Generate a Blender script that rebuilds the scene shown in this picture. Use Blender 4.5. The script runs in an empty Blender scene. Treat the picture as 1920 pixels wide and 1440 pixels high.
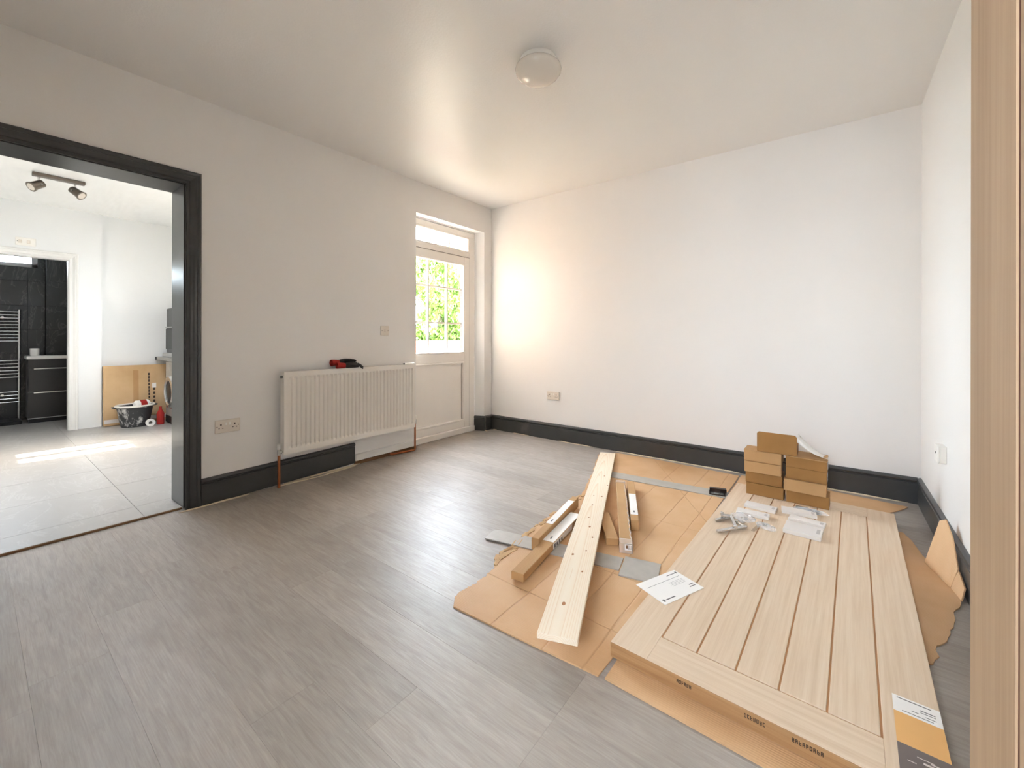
import bpy, bmesh, math, random
from mathutils import Vector, Matrix
random.seed(7)
S = bpy.context.scene
COL = S.collection
PI = math.pi

# ------------------------------------------------------------------ camera
F_PX, PPY, YAW, ROLL = 782.33, 632.85, 0.6551, 0.0017
CAM = Vector((3.2049, -3.7723, 1.0805))
FWD = Vector((-math.sin(YAW), math.cos(YAW), 0))
R0 = Vector((math.cos(YAW), math.sin(YAW), 0)); U0 = R0.cross(FWD)
RGT = R0 * math.cos(ROLL) + U0 * math.sin(ROLL)
UPV = -R0 * math.sin(ROLL) + U0 * math.cos(ROLL)
cd = bpy.data.cameras.new('camera'); cam = bpy.data.objects.new('camera', cd); COL.objects.link(cam)
cam.matrix_world = Matrix(((RGT.x, UPV.x, -FWD.x, CAM.x), (RGT.y, UPV.y, -FWD.y, CAM.y), (RGT.z, UPV.z, -FWD.z, CAM.z), (0, 0, 0, 1)))
cd.sensor_width = 36; cd.lens = 36 * F_PX / 1920; cd.shift_y = (PPY - 720) / 1920; cd.clip_start = 0.02; cd.clip_end = 200
S.camera = cam

# ------------------------------------------------------------------ world, sun, portals, exposure
W = bpy.data.worlds.new('world'); S.world = W; W.use_nodes = True
wn = W.node_tree; wn.nodes.clear()
wo = wn.nodes.new('ShaderNodeOutputWorld'); wb = wn.nodes.new('ShaderNodeBackground'); sky = wn.nodes.new('ShaderNodeTexSky')
sky.sky_type = 'NISHITA'; sky.sun_disc = False; sky.sun_elevation = math.radians(42); sky.sun_rotation = math.radians(5)
sky.air_density = 1.0; sky.dust_density = 5.0; sky.ozone_density = 0.6
wmix = wn.nodes.new('ShaderNodeMix'); wmix.data_type = 'RGBA'; wmix.inputs[0].default_value = 0.55
wn.links.new(sky.outputs[0], wmix.inputs[6]); wmix.inputs[7].default_value = (7.5, 8.3, 9.3, 1)
wn.links.new(wmix.outputs[2], wb.inputs[0]); wb.inputs[1].default_value = 0.62
wn.links.new(wb.outputs[0], wo.inputs[0])
sd = bpy.data.lights.new('sun', 'SUN'); sun = bpy.data.objects.new('sun', sd); COL.objects.link(sun)
sd.energy = 3.6; sd.angle = math.radians(0.6); sd.color = (1, .97, .92)
sun.rotation_euler = Vector((-0.06, -1, -0.90)).to_track_quat('-Z', 'Y').to_euler()
def portal(name, loc, size, normal):
    l = bpy.data.lights.new(name, 'AREA'); o = bpy.data.objects.new(name, l); COL.objects.link(o)
    l.shape = 'RECTANGLE'; l.size, l.size_y = size; l.cycles.is_portal = True
    o.location = loc; o.rotation_euler = Vector(normal).to_track_quat('-Z', 'Y').to_euler()
portal('portal_garden_door', (-.27, -.70, 1.13), (2.2, 1.15), (1, 0, 0))
portal('portal_kitchen_fill', (-1.275, -2.985, 2.70), (.6, .58), (0, 0, -1))  # unseen ceiling opening, added to brighten the kitchen
portal('portal_kitchen_window', (-2.31, -1.43, 1.47), (.65, 1.05), (0, -1, 0))
portal('portal_hall_fill', (2.93, -5.75, 1.75), (.9, .85), (0, 1, 0))  # unseen hall opening, added as soft fill from behind the camera
vs = S.view_settings; vs.view_transform = 'Standard'; vs.look = 'None'; vs.gamma = 1; vs.use_curve_mapping = False
vs.exposure = 3.88
cy = S.cycles
cy.use_denoising = True; cy.max_bounces = 10; cy.diffuse_bounces = 6; cy.glossy_bounces = 3; cy.transparent_max_bounces = 24
cy.sample_clamp_indirect = 8; cy.caustics_reflective = False; cy.caustics_refractive = False

# ------------------------------------------------------------------ helpers
def ray(px, py): return FWD + RGT * ((px - 960) / F_PX) - UPV * ((py - PPY) / F_PX)
def gz(px, py, z=0.0):
    d = ray(px, py); return CAM + d * ((z - CAM.z) / d.z)
def gx(px, py, x=0.0):
    d = ray(px, py); return CAM + d * ((x - CAM.x) / d.x)
def lin(c): return tuple(((v / 255) / 12.92 if v / 255 <= .04045 else ((v / 255 + .055) / 1.055) ** 2.4) for v in c) + (1,)

def obj(name, bm, mat, parent=None, smooth=False, loc=None, rot=None):
    me = bpy.data.meshes.new(name)
    if isinstance(bm, bmesh.types.BMesh):
        bmesh.ops.recalc_face_normals(bm, faces=bm.faces); bm.to_mesh(me); bm.free()
    else:
        me = bm
    if mat is not None and len(me.materials) == 0: me.materials.append(mat)
    if smooth:
        me.polygons.foreach_set('use_smooth', [True] * len(me.polygons))
        try: me.set_sharp_from_angle(angle=math.radians(35))
        except Exception: pass
    o = bpy.data.objects.new(name, me); COL.objects.link(o)
    if name in ('print', 'edge_print'): o['kind'] = 'stuff'
    if parent: o.parent = parent
    if loc is not None: o.location = loc
    if rot is not None: o.rotation_euler = rot
    return o
def tag(o, label, cat, group=None, kind=None):
    o['label'] = label
    if cat: o['category'] = cat
    if group: o['group'] = group
    if kind: o['kind'] = kind
    return o
def thing(name, label, cat, loc=(0, 0, 0), rot=(0, 0, 0), group=None, kind=None):
    o = bpy.data.objects.new(name, None); COL.objects.link(o); o.empty_display_size = .1
    o.location = loc; o.rotation_euler = rot
    return tag(o, label, cat, group, kind)
def struct(name, bm, mat, label, cat, smooth=False): return tag(obj(name, bm, mat, None, smooth), label, cat, kind='structure')
def B(): return bmesh.new()
def hexa(bm, pts):                       # 8 points: bottom 4 (ccw), top 4
    v = [bm.verts.new(p) for p in pts]
    for f in ((3, 2, 1, 0), (4, 5, 6, 7), (0, 1, 5, 4), (1, 2, 6, 5), (2, 3, 7, 6), (3, 0, 4, 7)): bm.faces.new([v[i] for i in f])
    return v
def box(bm, x0, x1, y0, y1, z0, z1, bev=0.0, seg=1):
    x0, x1 = sorted((x0, x1)); y0, y1 = sorted((y0, y1)); z0, z1 = sorted((z0, z1))
    t = bmesh.new() if bev > 0 else bm
    v = hexa(t, [(x0, y0, z0), (x1, y0, z0), (x1, y1, z0), (x0, y1, z0), (x0, y0, z1), (x1, y0, z1), (x1, y1, z1), (x0, y1, z1)])
    if bev > 0:
        bmesh.ops.bevel(t, geom=list(t.edges), offset=bev, segments=seg, affect='EDGES', profile=.5)
        merge(bm, t); t.free()
    return bm
def merge(bm, t, M=None):
    mp = {}
    for v in t.verts: mp[v] = bm.verts.new(M @ v.co if M else v.co)
    for f in t.faces:
        try: bm.faces.new([mp[v] for v in f.verts])
        except ValueError: pass
def bx(*a, **k): return box(B(), *a, **k)
def prism(bm, pts, z0, z1):              # polygon (xy) extruded in z
    a = [bm.verts.new((p[0], p[1], z0)) for p in pts]; b = [bm.verts.new((p[0], p[1], z1)) for p in pts]
    n = len(pts)
    fa = bm.faces.new(a[::-1]); fb = bm.faces.new(b)
    for i in range(n): bm.faces.new((a[i], a[(i + 1) % n], b[(i + 1) % n], b[i]))
    return bm
def profile(bm, prof, O, A, Bv, D, s0, s1, k0=0, k1=0):     # 2-D profile (a,b) run along D from s0+k0*a to s1+k1*a
    O, A, Bv, D = Vector(O), Vector(A), Vector(Bv), Vector(D)
    p = [bm.verts.new(O + A * a + Bv * b + D * (s0 + k0 * a)) for a, b in prof]
    q = [bm.verts.new(O + A * a + Bv * b + D * (s1 + k1 * a)) for a, b in prof]
    n = len(prof)
    bm.faces.new(p[::-1]); bm.faces.new(q)
    for i in range(n): bm.faces.new((p[i], p[(i + 1) % n], q[(i + 1) % n], q[i]))
    return bm
def tube(bm, pts, r, n=10, cap=True):
    pts = [Vector(p) for p in pts]; rs = r if isinstance(r, (list, tuple)) else [r] * len(pts)
    rings = []; up = None
    for i, p in enumerate(pts):
        d = (pts[min(i + 1, len(pts) - 1)] - pts[max(i - 1, 0)]).normalized()
        if up is None: up = d.orthogonal().normalized()
        up = (up - d * up.dot(d)).normalized() if (up - d * up.dot(d)).length > 1e-6 else d.orthogonal().normalized()
        w = d.cross(up)
        rings.append([bm.verts.new(p + (up * math.cos(2 * PI * k / n) + w * math.sin(2 * PI * k / n)) * rs[i]) for k in range(n)])
    for a, b in zip(rings, rings[1:]):
        for k in range(n): bm.faces.new((a[k], a[(k + 1) % n], b[(k + 1) % n], b[k]))
    if cap: bm.faces.new(rings[0][::-1]); bm.faces.new(rings[-1])
    return bm
def lathe(bm, prof, n=32, M=None):       # prof: (r,z)
    rings = []
    for r, z in prof:
        if r < 1e-6: rings.append([bm.verts.new((M @ Vector((0, 0, z))) if M else (0, 0, z))])
        else:
            rings.append([bm.verts.new((M @ Vector((r * math.cos(2 * PI * k / n), r * math.sin(2 * PI * k / n), z))) if M else (r * math.cos(2 * PI * k / n), r * math.sin(2 * PI * k / n), z)) for k in range(n)])
    for a, b in zip(rings, rings[1:]):
        for k in range(n):
            k2 = (k + 1) % n
            if len(a) == 1: bm.faces.new((a[0], b[k2], b[k]))
            elif len(b) == 1: bm.faces.new((a[k], a[k2], b[0]))
            else: bm.faces.new((a[k], a[k2], b[k2], b[k]))
    return bm
def copies(o, parent=None):
    c = o.copy(); COL.objects.link(c); c.parent = parent
    for ch in o.children: copies(ch, c)
    return c

# ------------------------------------------------------------------ materials
class NT:
    def __init__(s, name):
        s.m = bpy.data.materials.new(name); s.m.use_nodes = True; s.t = s.m.node_tree; s.n = s.t.nodes
        s.p = s.n['Principled BSDF']; s._tc = None
    def add(s, ty, **k):
        n = s.n.new(ty)
        for a, v in k.items(): setattr(n, a, v)
        return n
    def lk(s, a, b): s.t.links.new(a, b)
    def tc(s):
        if not s._tc: s._tc = s.add('ShaderNodeTexCoord')
        return s._tc.outputs['Object']
    def mapping(s, scale=(1, 1, 1), loc=None, rot=None, src=None):
        m = s.add('ShaderNodeMapping'); s.lk(src or s.tc(), m.inputs[0]); m.inputs['Scale'].default_value = scale
        if loc is not None:
            if hasattr(loc, 'links') or hasattr(loc, 'is_linked'): s.lk(loc, m.inputs['Location'])
            else: m.inputs['Location'].default_value = loc
        if rot is not None: m.inputs['Rotation'].default_value = rot
        return m.outputs[0]
    def noise(s, vec, scale=5, detail=4, rough=.55, dist=0):
        n = s.add('ShaderNodeTexNoise'); s.lk(vec, n.inputs['Vector'])
        n.inputs['Scale'].default_value = scale; n.inputs['Detail'].default_value = detail
        n.inputs['Roughness'].default_value = rough; n.inputs['Distortion'].default_value = dist
        return n.outputs['Fac']
    def ramp(s, fac, stops, interp='LINEAR'):
        r = s.add('ShaderNodeValToRGB'); s.lk(fac, r.inputs[0]); r.color_ramp.interpolation = interp
        e = r.color_ramp.elements
        while len(e) < len(stops): e.new(.5)
        for i, (p, c) in enumerate(stops):
            e[i].position = p; e[i].color = lin(c) if isinstance(c, tuple) else (c, c, c, 1)
        return r.outputs[0]
    def mix(s, fac, a, b, mode='MIX'):
        n = s.add('ShaderNodeMix'); n.data_type = 'RGBA'; n.blend_type = mode
        for v, i in ((fac, 0), (a, 6), (b, 7)):
            if hasattr(v, 'is_linked'): s.lk(v, n.inputs[i])
            elif i == 0: n.inputs[0].default_value = v
            else: n.inputs[i].default_value = lin(v)
        return n.outputs[2]
    def math(s, op, a, b=None, clamp=False):
        n = s.add('ShaderNodeMath'); n.operation = op; n.use_clamp = clamp
        for v, i in ((a, 0), (b, 1)):
            if v is None: continue
            if hasattr(v, 'is_linked'): s.lk(v, n.inputs[i])
            else: n.inputs[i].default_value = v
        return n.outputs[0]
    def bump(s, h, strength=.3, dist=.01):
        n = s.add('ShaderNodeBump'); s.lk(h, n.inputs['Height']); n.inputs['Strength'].default_value = strength
        n.inputs['Distance'].default_value = dist; s.lk(n.outputs[0], s.p.inputs['Normal'])
    def col(s, c):
        if hasattr(c, 'is_linked'): s.lk(c, s.p.inputs['Base Color'])
        else: s.p.inputs['Base Color'].default_value = lin(c)
    def rough(s, r):
        if hasattr(r, 'is_linked'): s.lk(r, s.p.inputs['Roughness'])
        else: s.p.inputs['Roughness'].default_value = r
    def rnd(s): return s.add('ShaderNodeObjectInfo').outputs['Random']

def plain(name, c, rough=.5, metal=0, var=.06, vscale=8, bump=0, bscale=120, spec=None):
    t = NT(name)
    c2 = tuple(max(0, int(v * (1 - var))) for v in c)
    t.col(t.mix(t.noise(t.tc(), vscale, 3), c, c2)); t.rough(rough); t.p.inputs['Metallic'].default_value = metal
    if spec is not None: t.p.inputs['Specular IOR Level'].default_value = spec
    if bump: t.bump(t.noise(t.tc(), bscale, 3), bump, .002)
    return t.m

M = {}
def m_paint(name, c, rough, b=.12):
    t = NT(name); n = t.noise(t.tc(), 1.3, 4)
    t.col(t.mix(n, c, tuple(int(v * .975) for v in c))); t.rough(rough)
    t.bump(t.math('ADD', t.noise(t.tc(), 90, 3), t.math('MULTIPLY', t.noise(t.tc(), 7, 2), 1.2)), b, .004)
    return t.m
M['wall'] = m_paint('wall_paint', (236, 233, 229), .55)
M['ceil'] = m_paint('ceiling_satin_paint', (235, 232, 228), .34, .22)
M['kwall'] = m_paint('kitchen_white_paint', (234, 234, 232), .5)
t = NT('kitchen_gloss_ceiling'); t.col((243, 243, 241)); t.rough(.16)
t.bump(t.noise(t.mapping((.6, 3.2, 1)), 2.2, 2), .5, .02); M['kceil'] = t.m

def m_laminate():
    t = NT('grey_oak_laminate'); r = t.rnd()
    off = t.add('ShaderNodeCombineXYZ'); t.lk(t.math('MULTIPLY', r, 37.0), off.inputs[0]); t.lk(t.math('MULTIPLY', r, 91.0), off.inputs[1])
    v = t.mapping((1, 1, 1), loc=off.outputs[0])
    g1 = t.noise(t.mapping((2.2, 20, 1), src=v), 3, 6, .62, .9)
    g2 = t.noise(t.mapping((3.5, 120, 1), src=v), 2, 4, .6)
    big = t.noise(t.mapping((1.2, 3.5, 1), src=v), 1.6, 4, .6, .8)
    c = t.ramp(g1, [(.25, (151, 141, 131)), (.5, (166, 157, 147)), (.75, (177, 168, 158))])
    c = t.mix(t.math('MULTIPLY', t.ramp(g2, [(.42, 0.0), (.62, 1.0)]), .26), c, (134, 123, 112))
    c = t.mix(t.math('MULTIPLY', t.ramp(big, [(.45, 0.0), (.7, 1.0)]), .40), c, (140, 128, 116))
    br = t.add('ShaderNodeHueSaturation'); t.lk(c, br.inputs['Color'])
    t.lk(t.math('ADD', .92, t.math('MULTIPLY', r, .15)), br.inputs['Value'])
    t.col(br.outputs[0]); t.rough(t.ramp(g1, [(.2, .50), (.8, .40)])); t.bump(t.math('ADD', g1, g2), .22, .0016)
    return t.m
M['lam'] = m_laminate()

def m_oak(name, base, dark, light, axis='y', rough=.55):
    t = NT(name); r = t.rnd()
    off = t.add('ShaderNodeCombineXYZ')
    for i, k in enumerate((13.0, 29.0, 7.0)): t.lk(t.math('MULTIPLY', r, k), off.inputs[i])
    lo, hi = 1.0, 34.0
    sc = {'x': (lo, hi, hi), 'y': (hi, lo, hi), 'z': (hi, hi, lo)}[axis]
    v = t.mapping((1, 1, 1), loc=off.outputs[0])
    g = t.noise(t.mapping(sc, src=v), 2.2, 6, .62, .3)
    f = t.noise(t.mapping(tuple(s * (4.5 if s > 2 else 2.2) for s in sc), src=v), 2.2, 4, .6)
    c = t.ramp(g, [(.28, dark), (.5, base), (.74, light)])
    c = t.mix(t.math('MULTIPLY', t.ramp(f, [(.5, 0.0), (.68, 1.0)]), .35), c, dark)
    t.col(c); t.rough(rough); t.bump(t.math('ADD', g, f), .12, .001)
    return t.m
OAK = ((219, 195, 167), (209, 182, 152), (226, 205, 180))
M['oak_y'] = m_oak('oak_veneer_lengthwise', *OAK, 'y'); M['oak_x'] = m_oak('oak_veneer_crosswise', *OAK, 'x')
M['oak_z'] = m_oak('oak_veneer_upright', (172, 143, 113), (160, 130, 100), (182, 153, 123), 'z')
M['edge_shade'] = m_oak('shaded_oak_edge', (168, 128, 86), (152, 110, 70), (180, 142, 100), 'x')  # same oak, with the near edge's shade put into the colour
M['groove'] = plain('oak_groove_brown', (186, 136, 92), .7)
M['groove_dark'] = plain('oak_groove_dark_brown', (96, 42, 20), .7)

def m_pine():
    t = NT('pine_board'); co = t.tc()
    w = t.add('ShaderNodeTexWave'); w.wave_type = 'RINGS'; w.rings_direction = 'SPHERICAL'; w.wave_profile = 'SAW'
    t.lk(t.mapping((9.0, .26, 9.0), loc=(.10, -.10, .40)), w.inputs['Vector'])
    w.inputs['Scale'].default_value = 5.5; w.inputs['Distortion'].default_value = 1.6; w.inputs['Detail'].default_value = 2; w.inputs['Detail Scale'].default_value = 1.4
    g = t.noise(t.mapping((60, 1.2, 1)), 2, 4)
    c = t.ramp(w.outputs['Fac'], [(0, (238, 222, 198)), (.7, (236, 217, 190)), (1, (225, 194, 156))])
    c = t.mix(t.math('MULTIPLY', g, .35), c, (247, 234, 214))
    vo = t.add('ShaderNodeTexVoronoi'); t.lk(t.mapping((11, 5.2, 0)), vo.inputs['Vector']); vo.inputs['Scale'].default_value = 1.0
    k = t.ramp(vo.outputs['Distance'], [(.03, 1.0), (.075, 0.0)])
    t.col(c); t.rough(.6); t.bump(g, .1, .001)
    return t.m
M['pine'] = m_pine()

def m_card(name, c, dark, light, rough=.8, creases=()):
    t = NT(name)
    big = t.noise(t.tc(), 2.2, 4); fib = t.noise(t.mapping((180, 6, 6)), 1, 3)
    wv = t.add('ShaderNodeTexWave'); wv.bands_direction = 'Y'; t.lk(t.tc(), wv.inputs['Vector']); wv.inputs['Scale'].default_value = 42; wv.inputs['Distortion'].default_value = .3
    col = t.ramp(big, [(.3, dark), (.5, c), (.72, light)])
    col = t.mix(t.math('MULTIPLY', fib, .25), col, dark)
    h = t.math('ADD', t.math('MULTIPLY', wv.outputs['Fac'], .25), t.math('MULTIPLY', big, 3.0))
    if creases:
        sp = t.add('ShaderNodeSeparateXYZ'); wob = t.noise(t.tc(), 6, 2)
        t.lk(t.tc(), sp.inputs[0])
        for nx, ny, c0, wdt in creases:
            d = t.math('ADD', t.math('MULTIPLY', sp.outputs[0], nx), t.math('MULTIPLY', sp.outputs[1], ny))
            d = t.math('ADD', d, t.math('MULTIPLY', wob, .012)); d = t.math('ABSOLUTE', t.math('SUBTRACT', d, c0 + .006))
            k = t.math('SUBTRACT', 1, t.math('DIVIDE', d, wdt, True), True)
            col = t.mix(t.math('MULTIPLY', k, .45), col, dark); h = t.math('SUBTRACT', h, t.math('MULTIPLY', k, 2.2))
    t.col(col); t.rough(rough); t.bump(h, .5, .003)
    return t.m
CARD = ((210, 169, 125), (196, 152, 106), (219, 182, 141))
M['sheet1'] = m_card('cardboard_sheet', *CARD, .62, [(0, 1, -2.33, .004), (0, 1, -1.98, .004), (1, 0, 2.19, .004), (1, 0, 2.41, .005), (1, 0, 2.56, .004), (0, 1, -1.30, .004), (.85, .53, 1.62, .003)])
M['sheet2'] = m_card('cardboard_sheet_plain', *CARD, .62)
M['carton'] = m_card('brown_carton', (160, 117, 62), (142, 100, 50), (174, 131, 76), .75)
M['carton2'] = m_card('tan_carton', (190, 150, 102), (176, 135, 87), (201, 164, 118), .75)
M['bigcarton'] = m_card('pale_tan_carton', (206, 172, 128), (192, 156, 110), (216, 184, 142), .7)

def m_dark():
    t = NT('charcoal_gloss_paint'); n = t.noise(t.tc(), 3.2, 4, .6)
    c = t.mix(t.noise(t.tc(), 9, 4), (68, 68, 67), (54, 54, 53))
    c = t.mix(t.math('MULTIPLY', t.ramp(n, [(.62, 0.0), (.72, 1.0)]), .35), c, (108, 107, 104))
    t.col(c); t.rough(.28); t.bump(t.noise(t.mapping((20, 20, 200)), 1, 3), .12, .001)
    return t.m
M['dark'] = m_dark()
M['upvc'] = plain('white_upvc', (240, 234, 226), .28, var=.02)
M['white_gloss'] = plain('white_gloss_wood', (233, 231, 226), .35, var=.03)
M['enamel'] = plain('white_radiator_enamel', (235, 229, 220), .32, var=.02)
M['plate'] = plain('white_plastic_plate', (226, 216, 203), .35, var=.03)
M['plate2'] = plain('white_plastic_fitting', (240, 236, 228), .3, var=.02)
M['slot'] = plain('dark_slot', (60, 50, 44), .7)
M['lamp_metal'] = plain('dark_reflecting_chrome', (120, 110, 100), .3, .8, .1)  # chrome, with the dark it reflects put into the base colour
M['copper'] = plain('copper_pipe', (196, 118, 74), .32, .9, .25, 14)
M['chrome'] = plain('brushed_chrome', (222, 220, 216), .24, .85, .1)
M['steel'] = plain('dull_steel', (150, 146, 140), .35, .9, .15)
M['filler'] = plain('cream_filler', (220, 204, 174), .85, bump=.4)
M['batten'] = plain('rough_brown_batten', (128, 96, 66), .85, bump=.3)
M['grey_strip'] = plain('grey_flooring_offcut', (184, 178, 168), .45, var=.12, vscale=20)
M['white_card'] = plain('white_box_card', (226, 219, 212), .6, var=.03)
M['paper'] = plain('white_paper', (242, 238, 232), .7, var=.02)
M['ink'] = plain('grey_print', (120, 116, 112), .8)
M['ink_pale'] = plain('pale_grey_print', (196, 189, 183), .8)
M['ink_dark'] = plain('dark_print', (62, 48, 38), .8)
M['ink_white'] = plain('pale_print', (222, 212, 204), .7)
M['orange'] = plain('orange_label', (234, 180, 112), .6, var=.05)
M['slate'] = plain('dark_grey_label', (118, 106, 100), .6, var=.06)
M['black_plastic'] = plain('black_plastic', (24, 23, 23), .4)
M['black_metal'] = plain('dark_bronze_metal', (48, 34, 26), .35, .6)
M['red'] = plain('red_fabric', (178, 40, 32), .8, bump=.5, bscale=300)
M['glove'] = plain('dark_grey_rubber', (52, 46, 42), .7, bump=.5, bscale=260, var=.3, vscale=60)
M['foam'] = plain('white_foam_wrap', (243, 239, 232), .8)
M['opal'] = plain('opal_glass', (222, 213, 200), .16, var=.02)
M['soil'] = plain('garden_ground', (122, 114, 98), .9)
M['brick'] = None
t = NT('red_brick'); r = t.rnd(); t.col(t.mix(r, (124, 70, 48), (106, 56, 40))); t.rough(.9); t.bump(t.noise(t.tc(), 60, 3), .4, .004); M['brick'] = t.m
M['render'] = plain('stock_render', (140, 120, 105), .9, bump=.3)
M['mortar'] = plain('pale_mortar', (132, 118, 102), .95)
M['bark'] = plain('bark', (96, 82, 66), .9, bump=.6, bscale=40)
def m_leaf():
    t = NT('green_leaves'); r = t.noise(t.tc(), 3.0, 3)
    c = t.ramp(r, [(.35, (96, 126, 56)), (.55, (134, 160, 80)), (.7, (164, 184, 110))])
    t.col(c); t.rough(.6)
    tr = t.add('ShaderNodeBsdfTranslucent'); t.lk(c, tr.inputs[0])
    mx = t.add('ShaderNodeMixShader'); mx.inputs[0].default_value = .4
    t.lk(t.p.outputs[0], mx.inputs[1]); t.lk(tr.outputs[0], mx.inputs[2]); t.lk(mx.outputs[0], t.n['Material Output'].inputs[0])
    return t.m
M['leaf'] = m_leaf()
def m_thin(name, tint, gloss, rough=.02):
    t = NT(name); t.n.remove(t.p)
    tr = t.add('ShaderNodeBsdfTransparent'); tr.inputs[0].default_value = tint
    gl = t.add('ShaderNodeBsdfGlossy'); gl.inputs['Roughness'].default_value = rough
    fr = t.add('ShaderNodeLayerWeight'); mx = t.add('ShaderNodeMixShader')
    t.lk(t.math('ADD', .025, t.math('MULTIPLY', t.math('POWER', fr.outputs['Facing'], 5.0), gloss), True), mx.inputs[0]); t.lk(tr.outputs[0], mx.inputs[1]); t.lk(gl.outputs[0], mx.inputs[2])
    t.lk(mx.outputs[0], t.n['Material Output'].inputs[0])
    return t.m
M['glass'] = m_thin('window_glass', (.97, .98, .97, 1), .5)
def m_film():
    t = NT('clear_plastic_film'); t.p.inputs['Base Color'].default_value = (.95, .95, .95, 1); t.rough(.12)
    tr = t.add('ShaderNodeBsdfTransparent'); mx = t.add('ShaderNodeMixShader'); mx.inputs[0].default_value = .28
    t.lk(tr.outputs[0], mx.inputs[1]); t.lk(t.p.outputs[0], mx.inputs[2]); t.lk(mx.outputs[0], t.n['Material Output'].inputs[0])
    return t.m
M['film'] = m_film()
def m_stone(name, a, b, vein, k, rough, sc=1.0):
    t = NT(name); r = t.rnd()
    off = t.add('ShaderNodeCombineXYZ')
    for i, q in enumerate((17.0, 41.0, 23.0)): t.lk(t.math('MULTIPLY', r, q), off.inputs[i])
    v = t.mapping((1.0, 2.4, 1), loc=off.outputs[0], rot=(0, 0, .5))
    n = t.noise(v, 2.5 * sc, 6, .6, .8); s2 = t.noise(v, 1.5 * sc, 5, .55, 2.4)
    c = t.mix(n, a, b)
    vv = t.math('ABSOLUTE', t.math('SUBTRACT', s2, .5)); c = t.mix(t.math('MULTIPLY', t.ramp(vv, [(0, 1.0), (.022, 0.0)]), k), c, vein)
    t.col(c); t.rough(rough); t.bump(n, .1, .002)
    return t.m
M['tile'] = m_stone('grey_stone_tile', (176, 172, 166), (160, 155, 149), (196, 193, 188), .35, .34)
M['btile'] = m_stone('black_stone_tile', (52, 52, 50), (40, 40, 38), (110, 108, 102), .35, .3)
M['grout'] = plain('pale_grout', (196, 192, 186), .9)
M['bgrout'] = plain('black_grout', (16, 16, 16), .9)
M['vanity'] = plain('dark_grey_laminate', (44, 42, 40), .3)
M['worktop'] = plain('grey_worktop', (150, 148, 142), .4)
M['silver'] = plain('silver_casing', (186, 184, 180), .35, .3)
def m_tub():
    t = NT('plaster_splashed_rubber'); n = t.noise(t.mapping((1, 1, .6)), 16, 5, .7)
    t.col(t.mix(t.ramp(n, [(.52, 0.0), (.64, 1.0)]), (58, 58, 58), (196, 194, 190))); t.rough(.8); return t.m
M['tub'] = m_tub()
M['plaster'] = plain('dry_plaster', (236, 230, 220), .9, bump=.5)

# ------------------------------------------------------------------ dimensions
RW, H, YN, T = 3.663, 2.60, -4.05, .018
KX, KX2, KY, KY0, KH = -3.70, -3.755, -1.70, -4.60, 2.535

# ------------------------------------------------------------------ room shell
b = B()
box(b, -.25, 0, -4.70, -3.95, 0, H); box(b, -.25, 0, -3.95, -2.928, 2.065, H)
box(b, -.10, 0, -2.928, -1.13, 0, H); box(b, -.25, -.10, -2.928, -1.27, 0, H)
box(b, -.10, 0, -1.13, -.132, 2.296, H); box(b, -.25, -.10, -1.27, -.165, 2.285, H)
hexa(b, [(-.10, -.175, 0), (0, -.132, 0), (0, 0, 0), (-.10, 0, 0), (-.10, -.175, H), (0, -.132, H), (0, 0, H), (-.10, 0, H)])
box(b, -.25, -.10, -.165, .12, 0, H)
wall_left = struct('wall_left', b, M['wall'], 'warm white painted wall with the kitchen doorway and radiator', 'wall')
struct('wall_back', bx(-.10, RW + .12, 0, .12, -.05, H), M['wall'], 'warm white plain wall facing the camera behind the cardboard boxes', 'wall')
struct('wall_right', bx(RW, RW + .12, -4.20, 0, -.05, H), M['wall'], 'white painted wall beside the lying oak door', 'wall')
b = B()
box(b, 0, 2.50, YN - .15, YN, 0, H); box(b, 2.50, 3.345, YN - .15, YN, 2.06, H); box(b, 3.345, RW, YN - .15, YN, 0, H)
struct('wall_near', b, M['wall'], 'white painted wall behind the camera with the entrance opening', 'wall')
b = B(); hy = -5.6
box(b, 2.2, 2.5, hy - .1, hy, 0, 2.45); box(b, 3.35, RW + .1, hy - .1, hy, 0, 2.45); box(b, 2.5, 3.35, hy - .1, hy, 0, 1.35); box(b, 2.5, 3.35, hy - .1, hy, 2.15, 2.45); box(b, 2.1, 2.2, hy - .1, YN - .15, 0, 2.45); box(b, RW, RW + .1, hy - .1, YN - .15, 0, 2.45)  # gap in the end wall is added to let fill light in
struct('wall_hall', b, M['wall'], 'white walls of the hall behind the camera', 'wall')
struct('ceiling_hall', bx(2.1, RW + .1, hy - .1, YN - .15, 2.45, 2.55), M['wall'], 'white hall ceiling behind the camera', 'ceiling')
struct('floor_hall', bx(2.1, RW + .1, hy - .1, YN - .15, -.06, 0), M['lam'], 'grey hall floor behind the camera', 'floor')
struct('ceiling', bx(-.25, RW + .12, -4.20, .12, H, H + .1), M['ceil'], 'off white satin painted ceiling', 'ceiling')
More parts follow.
